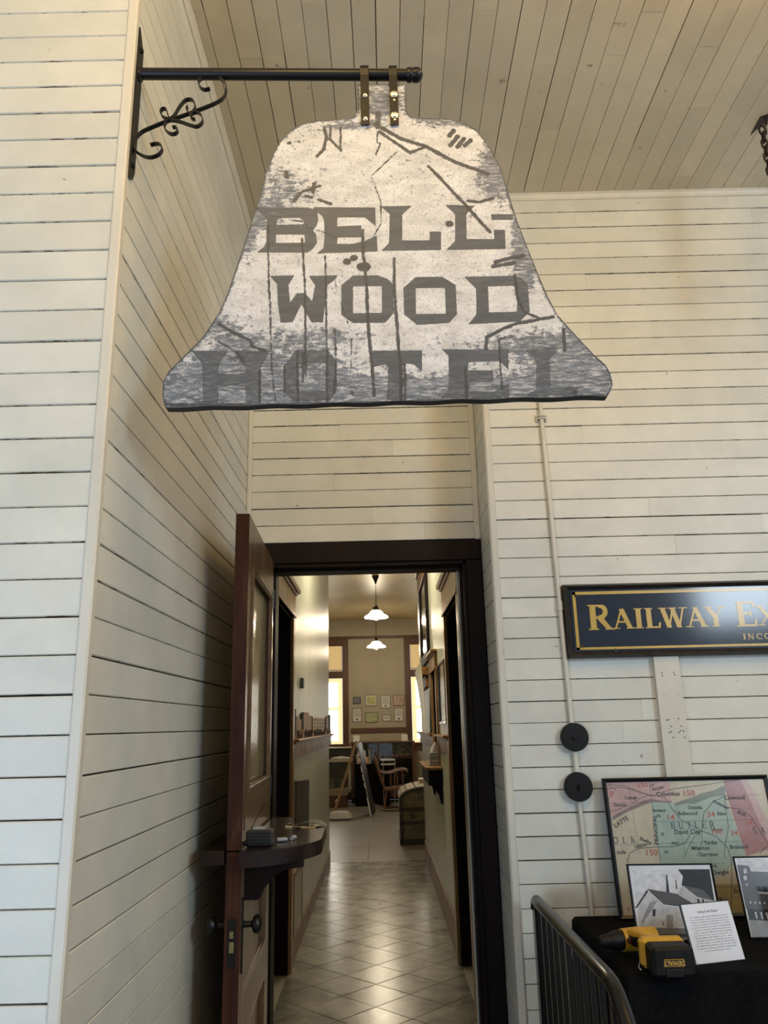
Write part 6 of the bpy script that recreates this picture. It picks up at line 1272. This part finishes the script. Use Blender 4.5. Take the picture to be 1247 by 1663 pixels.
mb = MB(); mb.hexa([(x0 + 0.08, 15.98, E(-1.29)), (x1 - 0.08, 15.98, E(-1.29)), (x1 - 0.08, 16.4, E(-1.29)), (x0 + 0.08, 16.4, E(-1.29)), (x0, 15.88, E(-1.15)), (x1 + 0.02, 15.88, E(-1.15)), (x1 + 0.02, 16.4, E(-1.15)), (x0, 16.4, E(-1.15))]); t.part('apron', mb, crm, smooth=False)
t.part('base', MB().bbox(x0 + 0.08, x1 - 0.09, 16.0, 16.4, 0, E(-1.29), 0.004), M['roomwood'])
for k, (x, w_, lb) in enumerate(((-1.0, .16, 'grey folded stack inside the cream cabinet, left of its pair'), (-0.78, .17, 'grey folded stack inside the cream cabinet, right of its pair'))):
    t = Thing('folded_stack', lb, 'stack', (x, 16.02, E(-1.15)), hall=True)
    mb = MB(); 
    for j in range(4): mb.bbox(x - w_ / 2, x + w_ / 2, 15.97, 16.09, E(-1.15) + j * 0.045, E(-1.15) + j * 0.045 + 0.042, 0.012)
    t.part('layer', mb, mat('folded_grey_cloth', (0.16, 0.17, 0.14), (0.24, 0.25, 0.21), 9, rough=0.8))
t = Thing('black_case', 'black box standing on top of the cream cabinet', 'box', (-0.75, 16.2, E(-0.62)), hall=True)
t.part('body', MB().bbox(-1.3, x1 + 0.0, 16.1, 16.36, E(-0.62), E(-0.40), 0.008), mat('black_case_leather', (0.012, 0.013, 0.012), rough=0.5)); t.part('lid_rim', MB().bbox(-1.3, x1 + 0.004, 16.09, 16.365, E(-0.415), E(-0.395), 0.004), crm)
t = Thing('crumpled_cloth', 'crumpled white cloth lying on the cream cabinet', 'cloth', (-0.85, 15.98, E(-0.62)), hall=True)
mb = MB().sphere((-0.80, 15.98, E(-0.60)), 0.16, 1.2, 0.5, 0.22, 20, 10); rs = random.Random(2)
mb.v = [(a, b, max(E(-0.62), c + rs.uniform(-.008, .008))) for a, b, c in mb.v]; t.part('fold', mb, mat('white_cloth', (0.50, 0.46, 0.40), rough=0.8))
# A-frame board
t = Thing('sandwich_board', 'folding A-frame sign board with a tan wood leg side and black and white panel', 'sign', (-0.45, 14.5, 0), hall=True)
tanw = mat('tan_pine_wood', (0.30, 0.19, 0.09), (0.38, 0.25, 0.13), 10, (1, 1, .2), 0.5)
def slant(xt, xb, y, w_, th=0.022, m=None): return MB().bar((xt, y, E(-0.265)), (xb, y, 0.005), th, w_, up=(0, 1, 0))
for y in (14.25, 14.72): t.part('rear_leg', MB().bar((-0.44, y, E(-0.255)), (-0.86, y, 0.004), 0.035, 0.030, up=(0, 1, 0)), tanw, smooth=False)
t.part('cross_rail', MB().bar((-0.80, 14.25, 0.25), (-0.80, 14.72, 0.25), 0.03, 0.02), tanw, smooth=False)
ang = math.atan2(0.235, 1.23)
def pan(d0, d1, y0, y1, s0, s1, sk=0.0):   # slab in the slanted plane: d = across thickness, s = distance down from apex
    o0_ = Vector((-0.435, 0, E(-0.262))); dn = Vector((math.sin(ang), 0, -math.cos(ang))); ac = Vector((math.cos(ang), 0, math.sin(ang)))
    P = []
    for s_ in (s1, s0):
        for d, y in ((d0, y0), (d1, y0), (d1 + sk, y1), (d0 + sk, y1)): q = o0_ + dn * s_ + ac * d; P.append((q.x, y, q.z))
    return MB().hexa(P)
LNG = 1.255
t.part('front_panel', pan(0.010, 0.024, 14.25, 14.80, 0.03, LNG - 0.01, 0.055), mat('black_blue_board', (0.010, 0.012, 0.022), rough=0.4), smooth=False)
t.part('panel_edge', pan(-0.012, 0.012, 14.235, 14.25, 0, LNG), M['white'], smooth=False)
t.part('front_leg', pan(0.040, 0.060, 14.74, 14.78, 0, LNG), mat('black_leg', (0.01, 0.01, 0.012), rough=0.4), smooth=False)
mb = MB()
for s0, s1 in ((0.10, 0.17), (0.24, 0.28), (0.34, 0.42), (0.52, 0.56), (0.66, 0.70), (0.78, 0.95)): merge(mb, pan(-0.0125, 0.004, 14.233, 14.236, s0, s1))
t.part('printed_mark', mb, M['ink'], smooth=False)
t.part('hinge', MB().tube([(-0.437, 14.24, E(-0.255)), (-0.437, 14.76, E(-0.255))], 0.012, 8), M['steel'])
# white sandbag
t = Thing('sandbag', 'white pillow-shaped bag lying on the floor under the A-frame board', 'bag', (-0.71, 13.92, 0), hall=True)
mb = MB(); n = 14
for i in range(n + 1):
    u = -1 + 2 * i / n
    for j in range(n + 1):
        v = -1 + 2 * j / n; k_ = (1 - u ** 4) * (1 - v ** 4); mb.v.append((-0.71 + u * 0.20 * (1 - 0.12 * v * v), 13.92 + v * 0.13 * (1 - 0.12 * u * u), 0.035 + 0.105 * max(0, k_) ** 0.6 + 0.003 * math.sin(u * 9 + v * 5)))
for i in range(n + 1):
    for j in range(n + 1):
        u = -1 + 2 * i / n; v = -1 + 2 * j / n; k_ = (1 - u ** 4) * (1 - v ** 4); mb.v.append((-0.71 + u * 0.20 * (1 - 0.12 * v * v), 13.92 + v * 0.13 * (1 - 0.12 * u * u), 0.028 - 0.026 * max(0, k_) ** 0.6))
q = n + 1; nn = q * q; mb.f = [(i * q + j, (i + 1) * q + j, (i + 1) * q + j + 1, i * q + j + 1) for i in range(n) for j in range(n)]; mb.f += [tuple(nn + k for k in f[::-1]) for f in mb.f]
bd = [j for j in range(q)] + [i * q + n for i in range(1, q)] + [n * q + j for j in range(n - 1, -1, -1)] + [i * q for i in range(n - 1, 0, -1)]
mb.f += [(bd[k], nn + bd[k], nn + bd[(k + 1) % len(bd)], bd[(k + 1) % len(bd)]) for k in range(len(bd))]; mb.mi = [0] * len(mb.f)
t.part('bag', mb, mat('white_sack_cloth', (0.60, 0.58, 0.56), rough=0.8))
# rocking chair facing right
t = Thing('rocking_chair', 'brown wooden rocking chair turned to the right in front of the black-draped table', 'chair', (0.15, 15.3, 0), hall=True)
rw = mat('red_brown_chair_wood', (0.12, 0.055, 0.032), (0.20, 0.10, 0.06), 14, rough=0.35)
for y in (15.08, 15.55):
    t.part('rocker', MB().tube([(-0.17, y, 0.085), (-0.05, y, 0.04), (0.10, y, 0.02), (0.28, y, 0.024), (0.46, y, 0.06), (0.54, y, 0.09)], 0.017, 8), rw)
    t.part('leg', MB().tube([(0.10, y, 0.38), (0.07, y, 0.25), (0.03, y, 0.035)], [0.014, 0.020, 0.013], 8), rw); t.part('leg', MB().tube([(0.43, y, 0.40), (0.44, y, 0.25), (0.44, y, 0.06)], [0.014, 0.020, 0.013], 8), rw)
    t.part('back_post', MB().tube([(-0.135, y, 0.93), (-0.09, y, 0.80), (-0.03, y, 0.60), (0.05, y, 0.36)], [0.026, 0.028, 0.026, 0.022], 8), rw)
    t.part('armrest', MB().tube([(-0.03, y, 0.68), (0.06, y, 0.655), (0.18, y, 0.66), (0.30, y, 0.70), (0.40, y, 0.71), (0.47, y, 0.685), (0.475, y, 0.65)], [0.014, 0.016, 0.02, 0.022, 0.022, 0.022, 0.012], 8), rw)
    for x, zt in ((0.16, 0.65), (0.28, 0.69), (0.38, 0.70)): t.part('arm_spindle', MB().tube([(x, y, zt), (x + 0.005, y, zt - 0.1), (x + 0.01, y, 0.40)], [0.010, 0.015, 0.009], 8), rw)
mb = MB(); mb.hexa([(0.02, 15.05, 0.345), (0.53, 15.03, 0.395), (0.53, 15.6, 0.395), (0.02, 15.58, 0.345), (0.02, 15.05, 0.375), (0.53, 15.03, 0.43), (0.53, 15.6, 0.43), (0.02, 15.58, 0.375)]); t.part('seat', mb, rw, smooth=False)
t.part('crest_rail', MB().bar((-0.135, 15.06, 0.90), (-0.135, 15.57, 0.90), 0.025, 0.10), rw, smooth=False)
for k in range(5):
    y = 15.14 + k * 0.086; t.part('back_spindle', MB().tube([(-0.12, y, 0.88), (-0.04, y, 0.62), (0.04, y, 0.37)], [0.008, 0.012, 0.008], 6), rw)
for x, z in ((0.06, 0.2), (0.44, 0.22)): t.part('stretcher', MB().tube([(x, 15.08, z), (x, 15.55, z)], 0.010, 6), rw)
# domed steamer trunk
t = Thing('steamer_trunk', 'old domed steamer trunk with dark bands at the end of the hallway', 'trunk', (0.6, 11.35, 0), hall=True)
canv = mat('worn_olive_canvas', (0.085, 0.075, 0.035), (0.15, 0.13, 0.065), 9, rough=0.6, c3=(0.035, 0.028, 0.018), lo3=0.58, hi3=0.68, scale3=12); band = mat('dark_iron_band', (0.018, 0.015, 0.013), (0.035, 0.03, 0.025), 20, rough=0.5); slatm = mat('pale_trunk_slat_wood', (0.27, 0.19, 0.12), (0.36, 0.27, 0.18), 14, (2, .3, 1), 0.5)
dome = [(0.235, E(-0.94)), (0.262, E(-0.885)), (0.33, E(-0.845)), (0.44, E(-0.815)), (0.60, E(-0.80)), (0.76, E(-0.815)), (0.87, E(-0.845)), (0.94, E(-0.885)), (0.965, E(-0.94))]
t.part('body', MB().box(0.235, 0.965, 10.86, 11.85, 0.03, E(-1.05)), canv, smooth=False)
t.part('lid', MB().prism(dome + [(0.965, E(-1.045)), (0.235, E(-1.045))], 10.86, 11.85, 'xz'), canv, smooth=False)
def rim(pts, y0, y1, w_):
    mb = MB()
    for a, b in zip(pts[:-1], pts[1:]): mb.bar((a[0], (y0 + y1) / 2, a[1]), (b[0], (y0 + y1) / 2, b[1]), y1 - y0, w_, up=(0, 1, 0))
    return mb
t.part('metal_band', rim(dome, 10.845, 10.87, 0.045), band, smooth=False)
for z in (E(-1.06), E(-1.225)): t.part('metal_band', MB().box(0.225, 0.975, 10.845, 11.855, z - 0.018, z + 0.018), band, smooth=False)
t.part('metal_band', MB().box(0.222, 0.978, 10.845, 11.86, 0.0, 0.075), band, smooth=False)
for x in (0.225, 0.93): t.part('metal_band', MB().box(x, x + 0.045, 10.845, 10.87, 0.02, E(-0.93)), band, smooth=False)
for k in range(len(dome) - 1):
    (a, b), (c, d) = dome[k], dome[k + 1]; mx_, mz_ = (a + c) / 2, (b + d) / 2; l = math.hypot(c - a, d - b); nx2, nz2 = -(d - b) / l, (c - a) / l
    t.part('slat', MB().bar((mx_ + nx2 * 0.012, 10.875, mz_ + nz2 * 0.012), (mx_ + nx2 * 0.012, 11.84, mz_ + nz2 * 0.012), l * 0.88, 0.022, up=(nx2, 0, nz2)), slatm, smooth=False)
for x in (0.42, 0.60): t.part('handle_boss', MB().lathe([(0.03, 0), (0.028, -0.012), (0.01, -0.018)], (x, 10.86, E(-1.14)), 'y', 12), mat('leather_boss', (0.06, 0.035, 0.02), rough=0.5))
t = Thing('paper_stack', 'yellowed papers lying on the trunk against the wall end', 'papers', (0.62, 11.6, E(-0.775)), hall=True)
mb = MB()
for k in range(3): mb.bbox(0.52, 0.74, 11.5, 11.75, E(-0.777) + k * 0.016, E(-0.777) + k * 0.016 + 0.014, 0.002)
t.part('sheet', mb, mat('yellowed_paper', (0.62, 0.58, 0.36), rough=0.5), smooth=False)
